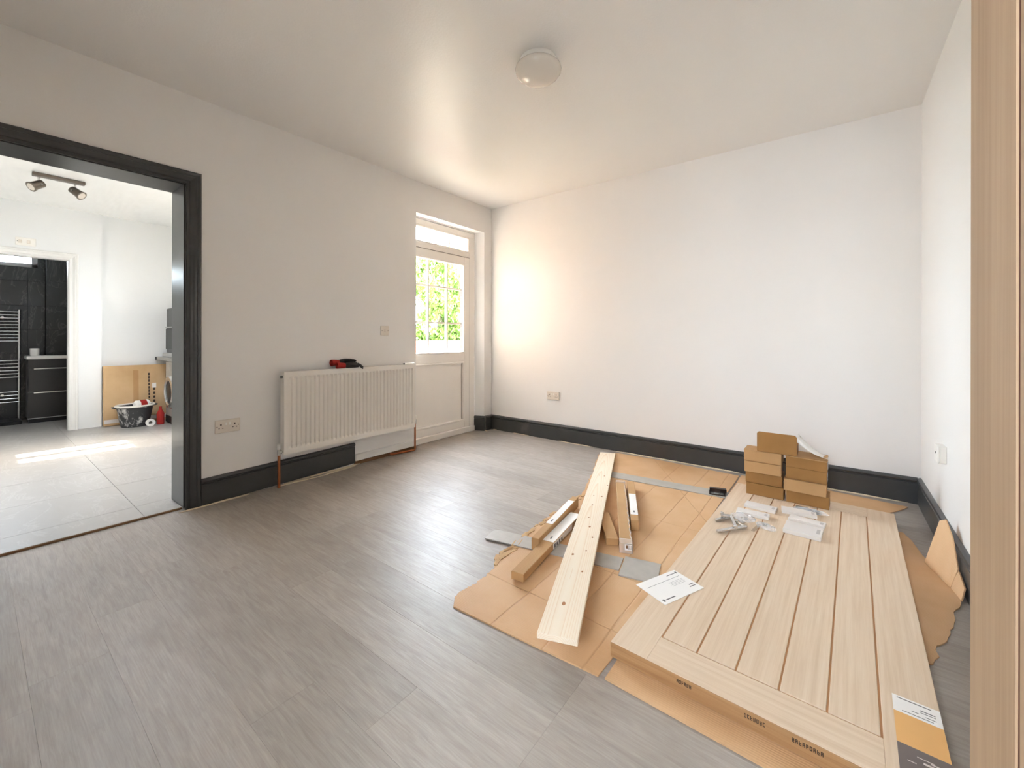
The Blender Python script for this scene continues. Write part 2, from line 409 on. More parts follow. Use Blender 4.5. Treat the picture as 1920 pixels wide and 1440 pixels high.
# floor: laminate planks on a slab
b = B(); box(b, -.03, RW, -4.20, 0, -.06, -.010); box(b, -.25, -.03, -1.2, 0, -.06, -.010)
floor = struct('floor', b, M['batten'], 'grey oak laminate plank floor', 'floor')
PW, PL = .183, 1.22
def plank_mesh(L, w):
    t_ = B(); box(t_, -L / 2, L / 2, -w / 2, w / 2, -.010, 0)
    top = [e for e in t_.edges if all(v.co.z > -.001 for v in e.verts)]
    bmesh.ops.bevel(t_, geom=top, offset=.0003, segments=1, affect='EDGES')
    bmesh.ops.recalc_face_normals(t_, faces=t_.faces)
    me = bpy.data.meshes.new('plank'); t_.to_mesh(me); t_.free(); me.materials.append(M['lam']); return me
cache = {}
y = 0.0; row = 0
while y > -4.20:
    y2 = max(y - PW, -4.20); w = y - y2; xl = -.10 if y > -1.0 else -.03
    x = -.10 - random.choice((.15, .42, .70, .98, 1.1)) * 1.0
    while x < RW - .001:
        a, c = max(x, xl), min(x + PL, RW)
        if c - a > .02:
            key = (round(c - a, 3), round(w, 3))
            if key not in cache: cache[key] = plank_mesh(c - a - .0003, w - .0003)
            obj('plank', cache[key], M['lam'], floor, loc=((a + c) / 2, (y + y2) / 2, 0))
        x += PL
    y = y2; row += 1
# kitchen floor tiles
b = B(); box(b, -5.10, -.036, KY0, KY, -.06, .008)
kfloor = struct('floor_kitchen', b, M['grout'], 'grey stone tile floor of the kitchen beyond the doorway', 'floor')
tcache = {}
for i in range(-1, 9):
    for j in range(-3, 4):
        x1 = -.27 - .598 * i; x0 = x1 - .598; y0 = -3.135 + .598 * (j); y1 = y0 + .598
        x1 = min(x1, -.036); x0 = max(x0, -5.10); y0 = max(y0, KY0); y1 = min(y1, KY)
        if x1 - x0 < .03 or y1 - y0 < .03: continue
        key = (round(x1 - x0, 3), round(y1 - y0, 3))
        if key not in tcache:
            t_ = B(); dx, dy = (x1 - x0) / 2 - .0012, (y1 - y0) / 2 - .0012; box(t_, -dx, dx, -dy, dy, -.008, 0)
            me = bpy.data.meshes.new('tile'); t_.to_mesh(me); t_.free(); me.materials.append(M['tile']); tcache[key] = me
        obj('tile', tcache[key], M['tile'], kfloor, loc=((x0 + x1) / 2, (y0 + y1) / 2, .0125))
struct('trim_1', bx(-.036, -.029, -3.95, -2.958, -.01, .011), M['batten'], 'thin brown timber edge strip at the kitchen threshold', 'threshold')

# kitchen shell
b = B()
box(b, KX - .1, KX, KY0, -3.90, 0, KH); box(b, KX - .1, KX, -3.90, -3.05, 1.985, KH); box(b, KX - .1, KX, -3.05, -2.81, 0, KH)
box(b, KX2 - .1, KX2, -2.81, KY + .1, 0, KH)
struct('wall_kitchen_far', b, M['kwall'], 'bright white far kitchen wall with the bathroom doorway', 'wall')
b = B()
wx0, wx1, wz0, wz1 = -2.60, -2.03, .99, 1.95
box(b, KX2 - .1, wx0, KY, KY + .25, 0, KH); box(b, wx1, -.25, KY, KY + .25, 0, KH); box(b, wx0, wx1, KY, KY + .25, 0, wz0); box(b, wx0, wx1, KY, KY + .25, wz1, KH)
struct('wall_kitchen_right', b, M['kwall'], 'white kitchen wall with window above the worktop', 'wall')
b = B(); eo = KY + .251
box(b, KX2 - .1, wx0, eo, eo + .1, -.12, 2.9); box(b, wx1, -.25, eo, eo + .1, -.12, 2.9); box(b, wx0, wx1, eo, eo + .1, -.12, wz0); box(b, wx0, wx1, eo, eo + .1, wz1, 2.9)
struct('wall_kitchen_outside', b, M['render'], 'warm cream rendered outer face of the kitchen extension', 'wall')
struct('wall_kitchen_left', bx(-5.1, -.25, KY0 - .1, KY0, 0, KH), M['kwall'], 'white kitchen wall opposite the worktop', 'wall')
b = B(); sx0, sx1, sy0, sy1 = -1.55, -1.00, -3.25, -2.72  # hole in the hidden part of the ceiling, added for extra skylight
box(b, KX2 - .1, sx0, KY0 - .1, KY + .25, KH, KH + .12); box(b, sx1, -.25, KY0 - .1, KY + .25, KH, KH + .12)
box(b, sx0, sx1, KY0 - .1, sy0, KH, KH + .12); box(b, sx0, sx1, sy1, KY + .25, KH, KH + .12)
struct('ceiling_kitchen', b, M['kceil'], 'glossy white kitchen ceiling seen through the doorway', 'ceiling')
w3 = thing('window_2', 'white framed kitchen window above the worktop', 'window', kind='structure')
b = B(); box(b, wx0, wx1, KY + .1, KY + .15, wz0, wz0 + .03); box(b, wx0, wx1, KY + .1, KY + .15, wz1 - .03, wz1); box(b, wx0, wx0 + .07, KY + .1, KY + .15, wz0, wz1); box(b, wx1 - .07, wx1, KY + .1, KY + .15, wz0, wz1); box(b, -2.365, -2.265, KY + .1, KY + .15, wz0, wz1)
obj('window_frame', b, M['upvc'], w3)
for a, c in ((wx0 + .07, -2.365), (-2.265, wx1 - .07)): obj('pane', bx(a, c, KY + .122, KY + .126, wz0 + .03, wz1 - .03), M['glass'], w3)
# ------------------------------------------------------------------ skirting
SK = [(0, 0), (0, T), (.132, T), (.136, .0125), (.141, .0125), (.146, .021), (.155, .0235), (.163, .020), (.168, .010), (.170, .006), (.170, 0)]
def skirting(name, O, D, L, N, label, z0=0, rise=0, k0=0, k1=0):
    b = B(); D = Vector(D); up = Vector((0, 0, 1)) - 0 * D
    D2 = (D + Vector((0, 0, rise))); profile(b, [(p[0], p[1]) for p in SK], Vector(O) + Vector((0, 0, z0)), up, N, D2, 0, L)
    return struct(name, b, M['dark'], label, 'skirting', True)
bk = skirting('baseboard_back', (T, 0, .001), (1, 0, 0), RW - 2 * T, (0, -1, 0), 'charcoal moulded skirting board along the back wall')
br = skirting('baseboard_right', (RW, 0, .001), (0, -1, 0), 3.9, (-1, 0, 0), 'charcoal moulded skirting board along the right wall')
bl = skirting('baseboard_left', (0, -2.868, .001), (0, 1, 0), 1.078, (1, 0, 0), 'charcoal moulded skirting board running behind the copper pipe', rise=.019)
b = B(); profile(b, SK, (0, -.110, .001), (0, 0, 1), (1, 0, 0), (0, 1, 0), 0, .110)
profile(b, SK, (-.105, -.178, .001), (0, 0, 1), (.40, -.917, 0), (.917, .40, 0), 0, .128)
struct('baseboard_nib', b, M['dark'], 'short charcoal skirting piece wrapped around the garden door reveal', 'skirting', True)
def bead(name, pts, r, parent):
    return obj(name, tube(B(), pts, r, 8), M['filler'], parent, True)
def wig(p, q, n, r, amp=.006):
    p, q = Vector(p), Vector(q); out = []; rs = []
    for i in range(n + 1):
        t_ = i / n; v = p.lerp(q, t_); v.y += 0; v.x += random.uniform(-amp, amp) * .5; v.y += random.uniform(-amp, amp); out.append(v); rs.append(r * random.uniform(.55, 1.15) * (.35 if i in (0, n) else 1))
    return out, rs
p_, r_ = wig((.030, -2.985, .002), (.030, -2.60, .002), 14, .008); bead('filler_bead', p_, r_, bl)
p_, r_ = wig((.030, -2.42, .002), (.055, -2.10, .002), 9, .007); bead('filler_bead', p_, r_, bl)
p_, r_ = wig((.055, -2.10, .002), (.030, -1.80, .002), 9, .007); bead('filler_bead', p_, r_, bl)
p_, r_ = wig((.010, -2.36, .004), (.012, -1.74, .004), 12, .008); bead('filler_bead', p_, r_, bl)
for a, c in ((.05, .10), (.34, .56), (.93, 1.35), (1.55, 2.62), (3.05, 3.60)):
    p_, r_ = wig((a, -.024, .002), (c, -.024, .002), 10, .006, .002); bead('filler_bead', p_, r_, bk)
p_, r_ = wig((.0, -.125, .002), (.06, -.14, .002), 5, .008, .004); bead('filler_bead', p_, r_, bk)
struct('trim_2', bx(0, .028, -1.79, -1.13, .036, .092, bev=.005), M['white_gloss'], 'white painted strip along the wall foot under the radiator', 'trim')
struct('trim_3', bx(.0, .004, -1.79, -1.13, .0, .036), M['batten'], 'brown strip standing in for the dark gap below the white strip', 'trim')  # no real batten: the gap's darkness is put in as a brown strip

# ------------------------------------------------------------------ kitchen doorway
d1 = thing('door_1', 'wide open doorway to the kitchen with charcoal moulded architrave', 'doorway', (0, 0, 0), kind='structure')
ARC = [(0, 0), (0, .011), (.006, .016), (.016, .016), (.022, .011), (.032, .0115), (.040, .016), (.047, .022), (.054, .0235), (.057, .019), (.062, .022), (.072, .0255), (.079, .021), (.081, .012), (.081, 0)]
OY, OY0, OZ = -2.950, -3.90, 2.036
obj('architrave_leg', profile(B(), ARC, (0, OY, 0), (0, 1, 0), (1, 0, 0), (0, 0, 1), 0, OZ, 0, 1), M['dark'], d1, True)
obj('architrave_head', profile(B(), ARC, (0, 0, OZ), (0, 0, 1), (1, 0, 0), (0, -1, 0), -OY, -OY0, -1, 1), M['dark'], d1, True)
obj('architrave_leg', profile(B(), ARC, (0, OY0, 0), (0, -1, 0), (1, 0, 0), (0, 0, 1), 0, OZ, 0, 1), M['dark'], d1, True)
obj('lining_jamb', bx(-.25, -.001, -2.958, -2.928, .013, 2.05, bev=.002), M['dark'], d1)
obj('lining_jamb', bx(-.25, -.001, -3.95, -3.908, .013, 2.05, bev=.002), M['dark'], d1)
obj('lining_head', bx(-.25, -.001, -3.908, -2.958, 2.030, 2.065, bev=.002), M['dark'], d1)

# ------------------------------------------------------------------ garden door
d2 = thing('door_2', 'white glazed garden door with toplight and lower panel', 'door', kind='structure')
XF, XB = -.11, -.175
b = B(); box(b, XB, XF, -1.262, -.172, 2.225, 2.281, bev=.003); box(b, XB, XF, -1.262, -1.20, .0, 2.225, bev=.003)
box(b, XB, XF, -.268, -.172, .0, 2.225, bev=.003); box(b, XB, XF, -1.20, -.268, 1.993, 2.050, bev=.003)
obj('frame', b, M['upvc'], d2)
obj('sill', bx(XB, -.085, -1.20, -.195, .002, .062, bev=.004), M['upvc'], d2)
b = B(); box(b, XB + .012, XF + .004, -1.20, -.268, 2.203, 2.226, bev=.004); box(b, XB + .012, XF + .004, -1.20, -.268, 2.049, 2.068, bev=.004); box(b, XB + .012, XF + .004, -.288, -.268, 2.06, 2.21, bev=.004)
tl = obj('toplight', b, M['upvc'], d2)
for a, c in ((-1.20, -.839), (-.829, -.562), (-.552, -.288)): obj('pane', bx(-.150, -.144, a, c, 2.066, 2.206), M['glass'], tl)
for yb in (-.834, -.557): obj('glazing_bar', bx(-.155, -.135, yb - .009, yb + .009, 2.066, 2.206), M['upvc'], tl)
gl, gr_, gb_, gt_ = -1.095, -.352, .905, 1.907
b = B()
box(b, XB + .005, XF + .010, -1.196, -1.11, .066, 1.988, bev=.004); box(b, XB + .005, XF + .010, -.355, -.272, .066, 1.988, bev=.004)
box(b, XB + .005, XF + .010, -1.11, -.355, 1.905, 1.988, bev=.004); box(b, XB + .005, XF + .010, -1.11, -.355, .806, .905, bev=.004); box(b, XB + .005, XF + .010, -1.11, -.355, .066, .142, bev=.004)
leaf = obj('leaf', b, M['upvc'], d2)
b = B()
for a, c, d, e in ((-1.112, -.354, 1.890, 1.907), (-1.112, -.354, .903, .922), (-.372, -.354, .92, 1.89), (-1.112, -1.095, .92, 1.89)): box(b, -.135, XF + .014, a, c, d, e, bev=.004)
obj('glazing_bead', b, M['upvc'], leaf)
b = B()
for a, c, d, e in ((-1.112, -.354, .790, .808), (-1.112, -.354, .140, .160), (-.372, -.354, .15, .80), (-1.112, -1.095, .15, .80)): box(b, -.135, XF + .014, a, c, d, e, bev=.004)
obj('panel_bead', b, M['upvc'], leaf)
M['gasket'] = plain('grey_gasket', (128, 118, 110), .6)
obj('gasket', bx(XB + .01, XF + .004, -.2725, -.2675, .066, 1.992), M['gasket'], d2)
obj('gasket', bx(XB + .01, XF + .004, -1.196, -.268, 1.987, 1.9945), M['gasket'], d2)
obj('gasket', bx(-.126, -.1225, -.3755, -.371, .158, .792), M['gasket'], leaf)
obj('gasket', bx(-.145, -.130, -.3755, -.371, .92, 1.89), M['gasket'], leaf)
obj('panel', bx(-.150, -.126, -1.10, -.36, .145, .80), M['upvc'], leaf)
ys = [-1.10, -.858, -.590, -.365]; zs = [.915, 1.236, 1.621, 1.895]
for i in range(3):
    for j in range(3): obj('pane', bx(-.150, -.145, ys[i], ys[i + 1], zs[j], zs[j + 1]), M['glass'], leaf)
for yb in ys[1:3]: obj('glazing_bar', bx(-.160, -.134, yb - .011, yb + .011, .915, 1.895), M['upvc'], leaf)
for zb in zs[1:3]: obj('glazing_bar', bx(-.157, -.138, -1.10, -.365, zb - .010, zb + .010), M['upvc'], leaf)
b = B(); box(b, XF + .010, XF + .016, -1.175, -1.145, .93, 1.15, bev=.003); tube(b, [(XF + .014, -1.16, 1.07), (XF + .05, -1.16, 1.07), (XF + .055, -1.13, 1.07), (XF + .055, -1.06, 1.07)], .009)
obj('handle', b, M['plate2'], leaf)

# ------------------------------------------------------------------ open oak door at the camera's right
d3 = thing('door_3', 'open oak cottage door standing beside the right wall', 'door', (3.305, -3.213, 0), (0, 0, 0), kind='structure')
LX = .040
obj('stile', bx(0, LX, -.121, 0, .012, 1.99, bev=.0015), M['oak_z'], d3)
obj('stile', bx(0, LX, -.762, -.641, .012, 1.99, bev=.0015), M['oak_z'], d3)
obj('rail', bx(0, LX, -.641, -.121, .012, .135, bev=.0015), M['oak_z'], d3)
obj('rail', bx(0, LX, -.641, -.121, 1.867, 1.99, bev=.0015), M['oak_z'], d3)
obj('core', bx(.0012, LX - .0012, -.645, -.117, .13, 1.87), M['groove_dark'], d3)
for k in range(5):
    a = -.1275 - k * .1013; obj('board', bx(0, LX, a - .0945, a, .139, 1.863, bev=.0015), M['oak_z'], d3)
for z in (.25, 1.0, 1.75):
    obj('hinge', tube(B(), [(.02, -.772, z - .05), (.02, -.772, z + .05)], .009), M['chrome'], d3)

# ------------------------------------------------------------------ bathroom
BX, BY0, BY1, BH = -5.03, -4.3, -2.93, 2.35
d4 = thing('door_4', 'white moulded frame of the bathroom doorway', 'doorway', kind='structure')
AR2 = [(p[0] * .95, p[1]) for p in ARC]
obj('architrave_leg', profile(B(), AR2, (KX, -3.080, .012), (0, 1, 0), (1, 0, 0), (0, 0, 1), 0, 1.942, 0, 1), M['white_gloss'], d4, True)
obj('architrave_head', profile(B(), AR2, (KX, 0, 1.954), (0, 0, 1), (1, 0, 0), (0, -1, 0), 3.080, 3.87, -1, 1), M['white_gloss'], d4, True)
obj('architrave_leg', profile(B(), AR2, (KX, -3.870, .012), (0, -1, 0), (1, 0, 0), (0, 0, 1), 0, 1.942, 0, 1), M['white_gloss'], d4, True)
b = B(); box(b, KX - .10, KX - .001, -3.085, -3.05, .012, 1.985); box(b, KX - .10, KX - .001, -3.90, -3.865, .012, 1.985); box(b, KX - .10, KX - .001, -3.865, -3.085, 1.948, 1.985)
obj('lining', b, M['white_gloss'], d4)
win_y0, win_y1, win_z0, win_z1 = -4.05, -3.225, 1.972, 2.22
b = B()
box(b, BX - .1, BX, BY0, win_y0, 0, BH); box(b, BX - .1, BX, win_y1, BY1, 0, BH); box(b, BX - .1, BX, win_y0, win_y1, 0, win_z0); box(b, BX - .1, BX, win_y0, win_y1, win_z1, BH)
wbb = struct('wall_bath_back', b, M['bgrout'], 'black tiled bathroom wall with a high window', 'wall')
wbs = struct('wall_bath_side', bx(BX - .1, KX2 - .1, BY1, BY1 + .1, 0, BH), M['bgrout'], 'black tiled bathroom side wall beside the vanity', 'wall')
struct('wall_bath_left', bx(BX - .1, KX - .1, BY0 - .1, BY0, 0, BH), M['bgrout'], 'dark bathroom side wall', 'wall')
struct('ceiling_bath', bx(BX - .1, KX - .1, BY0 - .1, BY1 + .1, BH, BH + .1), M['kwall'], 'white bathroom ceiling', 'ceiling')
yy = [BY0, -3.915, -3.312, BY1]
zz = [.012, .255, .56, .865, 1.172, 1.480, 1.80, 2.11, 2.35]
for i in range(3):
    for j in range(8):
        y0, y1, z0, z1 = yy[i] + .002, yy[i + 1] - .002, zz[j] + .002, zz[j + 1] - .002
        segs = [(y0, y1, z0, z1)]
        if z1 > win_z0 + .01:
            segs = []
            if z0 < win_z0 - .02: segs.append((y0, y1, z0, win_z0))
            if y1 > win_y1 + .01: segs.append((max(y0, win_y1), y1, max(z0, win_z0) if z0 < win_z0 - .02 else z0, z1))
        for s_ in segs: obj('tile', bx(BX, BX + .008, *s_), M['btile'], wbb)
for i in range(2):
    for j in range(8):
        x0 = BX + .01 + i * .6; obj('tile', bx(x0 + .002, x0 + .596, BY1 - .008, BY1, zz[j] + .002, zz[j + 1] - .002), M['btile'], wbs)
pb = struct('wall_bath_boxing', bx(BX + .01, -4.90, -3.16, BY1 - .01, .012, BH), M['bgrout'], 'tiled pipe boxing in the bathroom corner', 'boxing')
for j in range(8): obj('tile', bx(-4.90, -4.892, -3.16, BY1 - .012, zz[j] + .002, zz[j + 1] - .002), M['btile'], pb)
w1 = thing('window_1', 'high narrow bathroom window with grey green frame', 'window', kind='structure')
b = B(); 
for a, c, d, e in ((win_y0, win_y1, win_z0, win_z0 + .05), (win_y0, win_y1, win_z1 - .04, win_z1), (win_y0, win_y0 + .05, win_z0, win_z1), (win_y1 - .055, win_y1, win_z0, win_z1)): box(b, BX - .06, BX + .012, a, c, d, e, bev=.004)
obj('window_frame', b, M['silver'], w1)
obj('pane', bx(BX - .03, BX - .026, win_y0 + .04, win_y1 - .05, win_z0 + .04, win_z1 - .03), M['glass'], w1)
# towel rail
tr_ = thing('towel_rail', 'chrome ladder towel rail on the black tiled bathroom wall', 'towel rail', (BX + .05, -3.62, .02))
for yb in (-.25, .235): obj('upright', tube(B(), [(0, yb, .06), (0, yb, 1.405)], .017, 12), M['chrome'], tr_, True)
for z in [1.375 - .041 * k for k in range(10)] + [.76 - .042 * k for k in range(6)] + [.365 - .042 * k for k in range(4)]:
    obj('bar', tube(B(), [(.012, -.25, z), (.012, .235, z)], .008, 8), M['chrome'], tr_, True)
for z in (1.30, .33): obj('bracket', tube(B(), [(-.04, .10, z), (.02, .10, z)], .014), M['chrome'], tr_, True)
obj('valve', tube(B(), [(0, .235, -.005), (0, .235, .06)], .012), M['chrome'], tr_, True)
tag(obj('shower_tray', bx(BX + .08, -4.64, BY0 + .01, -3.375, .012, .055, bev=.008), M['black_plastic']), 'low black shower tray below the towel rail', 'shower tray')
vu = thing('vanity_unit', 'dark two-drawer vanity unit with white basin top', 'vanity', (-4.60, -3.335, .012))
obj('body', bx(-.27, -.012, 0, .39, .06, .79), M['vanity'], vu)
obj('plinth', bx(-.27, -.04, .01, .39, 0, .06), M['black_plastic'], vu)
obj('basin_top', bx(-.275, .006, -.012, .39, .79, .83, bev=.006), M['plate2'], vu)
for z0, z1 in ((.685, .785), (.39, .675), (.065, .38)):
    dr = obj('drawer', bx(-.012, .004, .002, .388, z0, z1, bev=.002), M['vanity'], vu)
    if z1 < .7: obj('handle', bx(.004, .016, .05, .388, z1 - .010, z1 + .003), M['chrome'], dr)
obj('base_trim', bx(-.01, .006, .0, .388, .055, .064), M['silver'], vu)
cup = lathe(B(), [(0, 0), (.036, 0), (.040, .02), (.041, .09), (.037, .094), (.035, .088), (.034, .012), (0, .010)], 24)
tag(obj('tumbler', cup, M['plate2'], None, True, (-4.66, -3.275, .842)), 'small white cup standing on the vanity top', 'cup')

# ------------------------------------------------------------------ kitchen things
ft = thing('fused_switch', 'white double switch plate above the bathroom door', 'switch', (KX, -3.40, 2.104))
obj('plate', bx(0, .009, -.073, .073, -.043, .043, bev=.003), M['plate2'], ft)
for a in (-.04, .02): obj('rocker', bx(.009, .014, a - .012, a + .012, -.018, .018, bev=.002), M['plate'], ft)
obj('screw', bx(.009, .0105, -.062, -.055, -.0035, .0035), M['ink'], ft)
sp = thing('spotlight_bar', 'chrome ceiling spotlight bar with two heads seen through the doorway', 'spotlight', (-2.40, -3.27, KH))
obj('bar', bx(-.035, .035, -.165, .165, -.028, 0, bev=.004), M['lamp_metal'], sp)
for yb, d in ((-.125, Vector((.35, -.75, -.6))), (.10, Vector((.55, .62, -.6)))):
    d.normalize(); p0 = Vector((0, yb, -.03)); pj = Vector((0, yb, -.10))
    hd = obj('lamp_head', tube(B(), [pj - d * .035, pj - d * .03, pj + d * .035, pj + d * .065], [.024, .033, .036, .044], 20), M['lamp_metal'], sp, True)
    obj('arm', tube(B(), [p0, pj], .008), M['chrome'], hd, True)
    obj('yoke', tube(B(), [pj - d.cross(Vector((0, 0, 1))).normalized() * .042, pj + d.cross(Vector((0, 0, 1))).normalized() * .042], .008), M['steel'], hd)
    obj('bulb', tube(B(), [pj + d * .06, pj + d * .069], [.034, .030], 20), M['opal'], hd, True)
# big carton leaning on the far wall
ca = thing('flat_carton', 'large flat cardboard carton leaning on the white kitchen wall', 'carton', (-3.690, -2.80, .0128), (0, -math.radians(3.0), 0))
obj('box', bx(-.0, .07, .0, .585, 0, .715, bev=.004), M['bigcarton'], ca)
obj('flap', bx(.07, .073, .0, .585, .655, .715), M['bigcarton'], ca)
obj('packing_tape', bx(.0705, .0725, .265, .315, .0, .66), M['carton2'], ca)
obj('edge_tape', bx(.0705, .0722, .0, .585, .03, .075), M['white_card'], ca)
obj('label', bx(.0705, .0722, .445, .485, .42, .48), M['paper'], ca)
b = B()
for k in range(9): box(b, .0705, .0715, .408, .422, .58 - .042 * k, .612 - .042 * k)
for k in range(4): box(b, .0705, .0715, .455, .475, .39 - .05 * k, .42 - .05 * k)
obj('print', b, M['ink_dark'], ca)
tub = thing('mortar_tub', 'black plaster-splashed mixing tub in front of the flat carton', 'tub', (-3.44, -2.555, .0128))
obj('shell', lathe(B(), [(0, 0), (.125, 0), (.13, .012), (.165, .225), (.178, .232), (.180, .245), (.170, .250), (.158, .245), (.125, .02), (0, .018)], 40), M['tub'], tub, True)
obj('rim_plaster', lathe(B(), [(.157, .244), (.165, .258), (.178, .258), (.184, .248), (.181, .240), (.170, .246)], 40), M['plaster'], tub, True)
obj('plaster', lathe(B(), [(0, .20), (.10, .196), (.149, .19), (.149, .18), (0, .18)], 32), M['plaster'], tub, True)
for s_ in (-1, 1): obj('handle', tube(B(), [(.03, s_ * .172, .235), (.03, s_ * .20, .24), (-.03, s_ * .20, .24), (-.03, s_ * .172, .235)], .008), M['tub'], tub, True)
pk = thing('filler_packet', 'white and red paper packet sitting in the mixing tub', 'packet', (-3.46, -2.49, .213), (0, 0, .3))
obj('bag', tube(B(), [(0, -.075, .05), (0, -.06, .05), (0, .06, .05), (0, .075, .05)], [.03, .05, .05, .035], 18), M['paper'], pk, True)
obj('red_band', tube(B(), [(0, -.03, .05), (0, .035, .05)], .0515, 18, False), M['red'], pk, True)
obj('roll_disc', lathe(B(), [(.018, 0), (.044, 0), (.044, .03), (.018, .03), (.018, 0)], 28, Matrix.Translation((-3.275, -2.45, .0575)) @ Matrix.Rotation(PI / 2, 4, 'Y')), M['paper'], None, True)
tag(bpy.data.objects['roll_disc'], 'white tape roll standing on edge against the mixing tub', 'tape roll'); bpy.data.objects['roll_disc'].name = 'tape_roll'
wt = thing('worktop', 'grey kitchen worktop running along the right kitchen wall', 'worktop', (KX2, -2.30, 0))
obj('slab', bx(.003, .98, 0, .60, .785, .825, bev=.003), M['worktop'], wt)
obj('edge_strip', bx(.003, .06, -.003, 0, .785, .825), M['black_plastic'], wt)
wm = thing('washing_machine', 'silver washing machine under the kitchen worktop', 'washing machine', (-3.42, -2.27, .0128))
obj('body', bx(0, .60, 0, .55, .01, .765, bev=.012), M['silver'], wm)
Mx = Matrix.Translation((.30, .0, .40)) @ Matrix.Rotation(PI / 2, 4, 'X')
obj('door_ring', lathe(B(), [(.135, 0), (.19, 0), (.20, .02), (.185, .045), (.15, .05), (.135, .04), (.135, 0)], 40, Mx), M['chrome'], wm, True)
obj('door_glass', lathe(B(), [(0, .01), (.135, .01), (.135, .025), (.08, .04), (0, .045)], 40, Mx), M['black_plastic'], wm, True)
obj('drawer', bx(.03, .19, -.004, 0, .65, .74, bev=.003), M['silver'], wm)
obj('plinth', bx(.01, .59, -.002, .01, .012, .10), M['black_plastic'], wm)
tag(obj('spray_bottle', lathe(B(), [(0, 0), (.036, 0), (.038, .01), (.038, .13), (.02, .17), (.014, .19), (.014, .215), (0, .215)], 24), M['red'], None, True, (-3.33, -2.34, .0128)), 'red plastic bottle on the tiles before the washing machine', 'bottle')
mv = thing('counter_oven', 'dark boxy appliance standing on the kitchen worktop', 'appliance', (-3.60, -2.22, .825))
obj('base', bx(-.06, .5, -.03, .36, 0, .05, bev=.006), M['silver'], mv)
obj('body', bx(0, .46, 0, .34, .05, .62, bev=.008), M['vanity'], mv)
obj('door', bx(.01, .45, -.012, 0, .10, .36, bev=.004), M['black_plastic'], mv)
obj('trim_bar', bx(.0, .46, -.014, 0, .37, .385), M['chrome'], mv)

# ------------------------------------------------------------------ radiator
rad = thing('radiator', 'white ribbed panel radiator on copper pipes below the switch', 'radiator', (0, -2.40, .238))
RWD, RH_, RXF, RXB = 1.183, .592, .100, .040
n = 33; b = B()
mg, mz = .028, .036; pitch = (RWD - 2 * mg) / n
cols = [(0.0, 0)]
for k in range(n):
    a = mg + k * pitch
    cols += [(a + pitch * .10, 0), (a + pitch * .26, 1), (a + pitch * .74, 1), (a + pitch * .90, 0)]
cols.append((RWD, 0))
rows = [(0, 0), (mz, 0), (mz + .014, 1), (RH_ - mz - .014, 1), (RH_ - mz, 0), (RH_, 0)]
g = [[b.verts.new((RXF - .013 * cf * rf, yv, zv)) for yv, cf in cols] for zv, rf in rows]
for i in range(len(rows) - 1):
    for j in range(len(cols) - 1): b.faces.new((g[i][j], g[i][j + 1], g[i + 1][j + 1], g[i + 1][j]))
bk_ = [[b.verts.new((RXF - .018, yv, zv)) for yv in (0, RWD)] for zv in (0, RH_)]
b.faces.new((bk_[0][0], bk_[1][0], bk_[1][1], bk_[0][1]))
b.faces.new(g[0] + [bk_[0][1], bk_[0][0]]); b.faces.new(g[-1][::-1] + [bk_[1][0], bk_[1][1]])
b.faces.new([r_[0] for r_ in g] + [bk_[1][0], bk_[0][0]]); b.faces.new([r_[-1] for r_ in g][::-1] + [bk_[0][1], bk_[1][1]])
obj('front_panel', b, M['enamel'], rad)
b = B(); box(b, RXB, RXB + .012, .004, RWD - .004, .004, RH_ - .004); obj('back_panel', b, M['enamel'], rad)
for a in (.002, RWD - .0035): obj('side_cover', bx(RXB - .002, RXF - .003, a - .0015, a + .003, .012, RH_ - .002), M['enamel'], rad)
b = B()
box(b, RXB, RXB + .006, .004, RWD - .004, RH_ - .008, RH_ - .001); box(b, RXF - .024, RXF - .018, .004, RWD - .004, RH_ - .008, RH_ - .001)
for k in range(48): box(b, RXB, RXF - .018, .01 + k * .0246, .018 + k * .0246, RH_ - .006, RH_ - .002)
obj('top_grille', b, M['enamel'], rad)
for a in (.08, RWD - .08): obj('wall_bracket', bx(0.0005, RXB, a - .012, a + .012, .05, RH_ - .05), M['steel'], rad)
obj('bleed_plug', tube(B(), [(.07, -.012, RH_ - .035), (.07, .0, RH_ - .035)], .010, 10), M['steel'], rad, True)
for s_, yv in ((-1, -.022), (1, RWD + .020)):
    zt = .018 if s_ < 0 else .045
    v = obj('valve', tube(B(), [(.07, yv, zt - .02), (.07, yv, zt + .02)], .012, 12), M['chrome'], rad, True)
    obj('union_nut', tube(B(), [(.07, yv, zt), (.07, yv - s_ * .022, zt)], .011, 6), M['chrome'], v)
    obj('cap', tube(B(), [(.07, yv, zt + .02), (.07, yv, zt + .026), (.07, yv, zt + .058), (.07, yv, zt + .06)], [.010, .013, .012, .009], 12), M['plate2'], v, True)
obj('copper_pipe', tube(B(), [(.07, -.022, .0), (.07, -.022, -.235)], .0095, 12), M['copper'], rad, True)
obj('copper_pipe', tube(B(), [(.07, RWD + .020, .03), (.07, RWD + .020, -.215), (.066, RWD + .012, -.224), (.055, RWD - .005, -.226), (.012, RWD - .20, -.226)], .0085, 12), M['copper'], rad, True)
obj('elbow', tube(B(), [(.022, RWD - .18, -.226), (.012, RWD - .20, -.226), (.006, RWD - .215, -.214)], .0115, 10), M['copper'], rad, True)

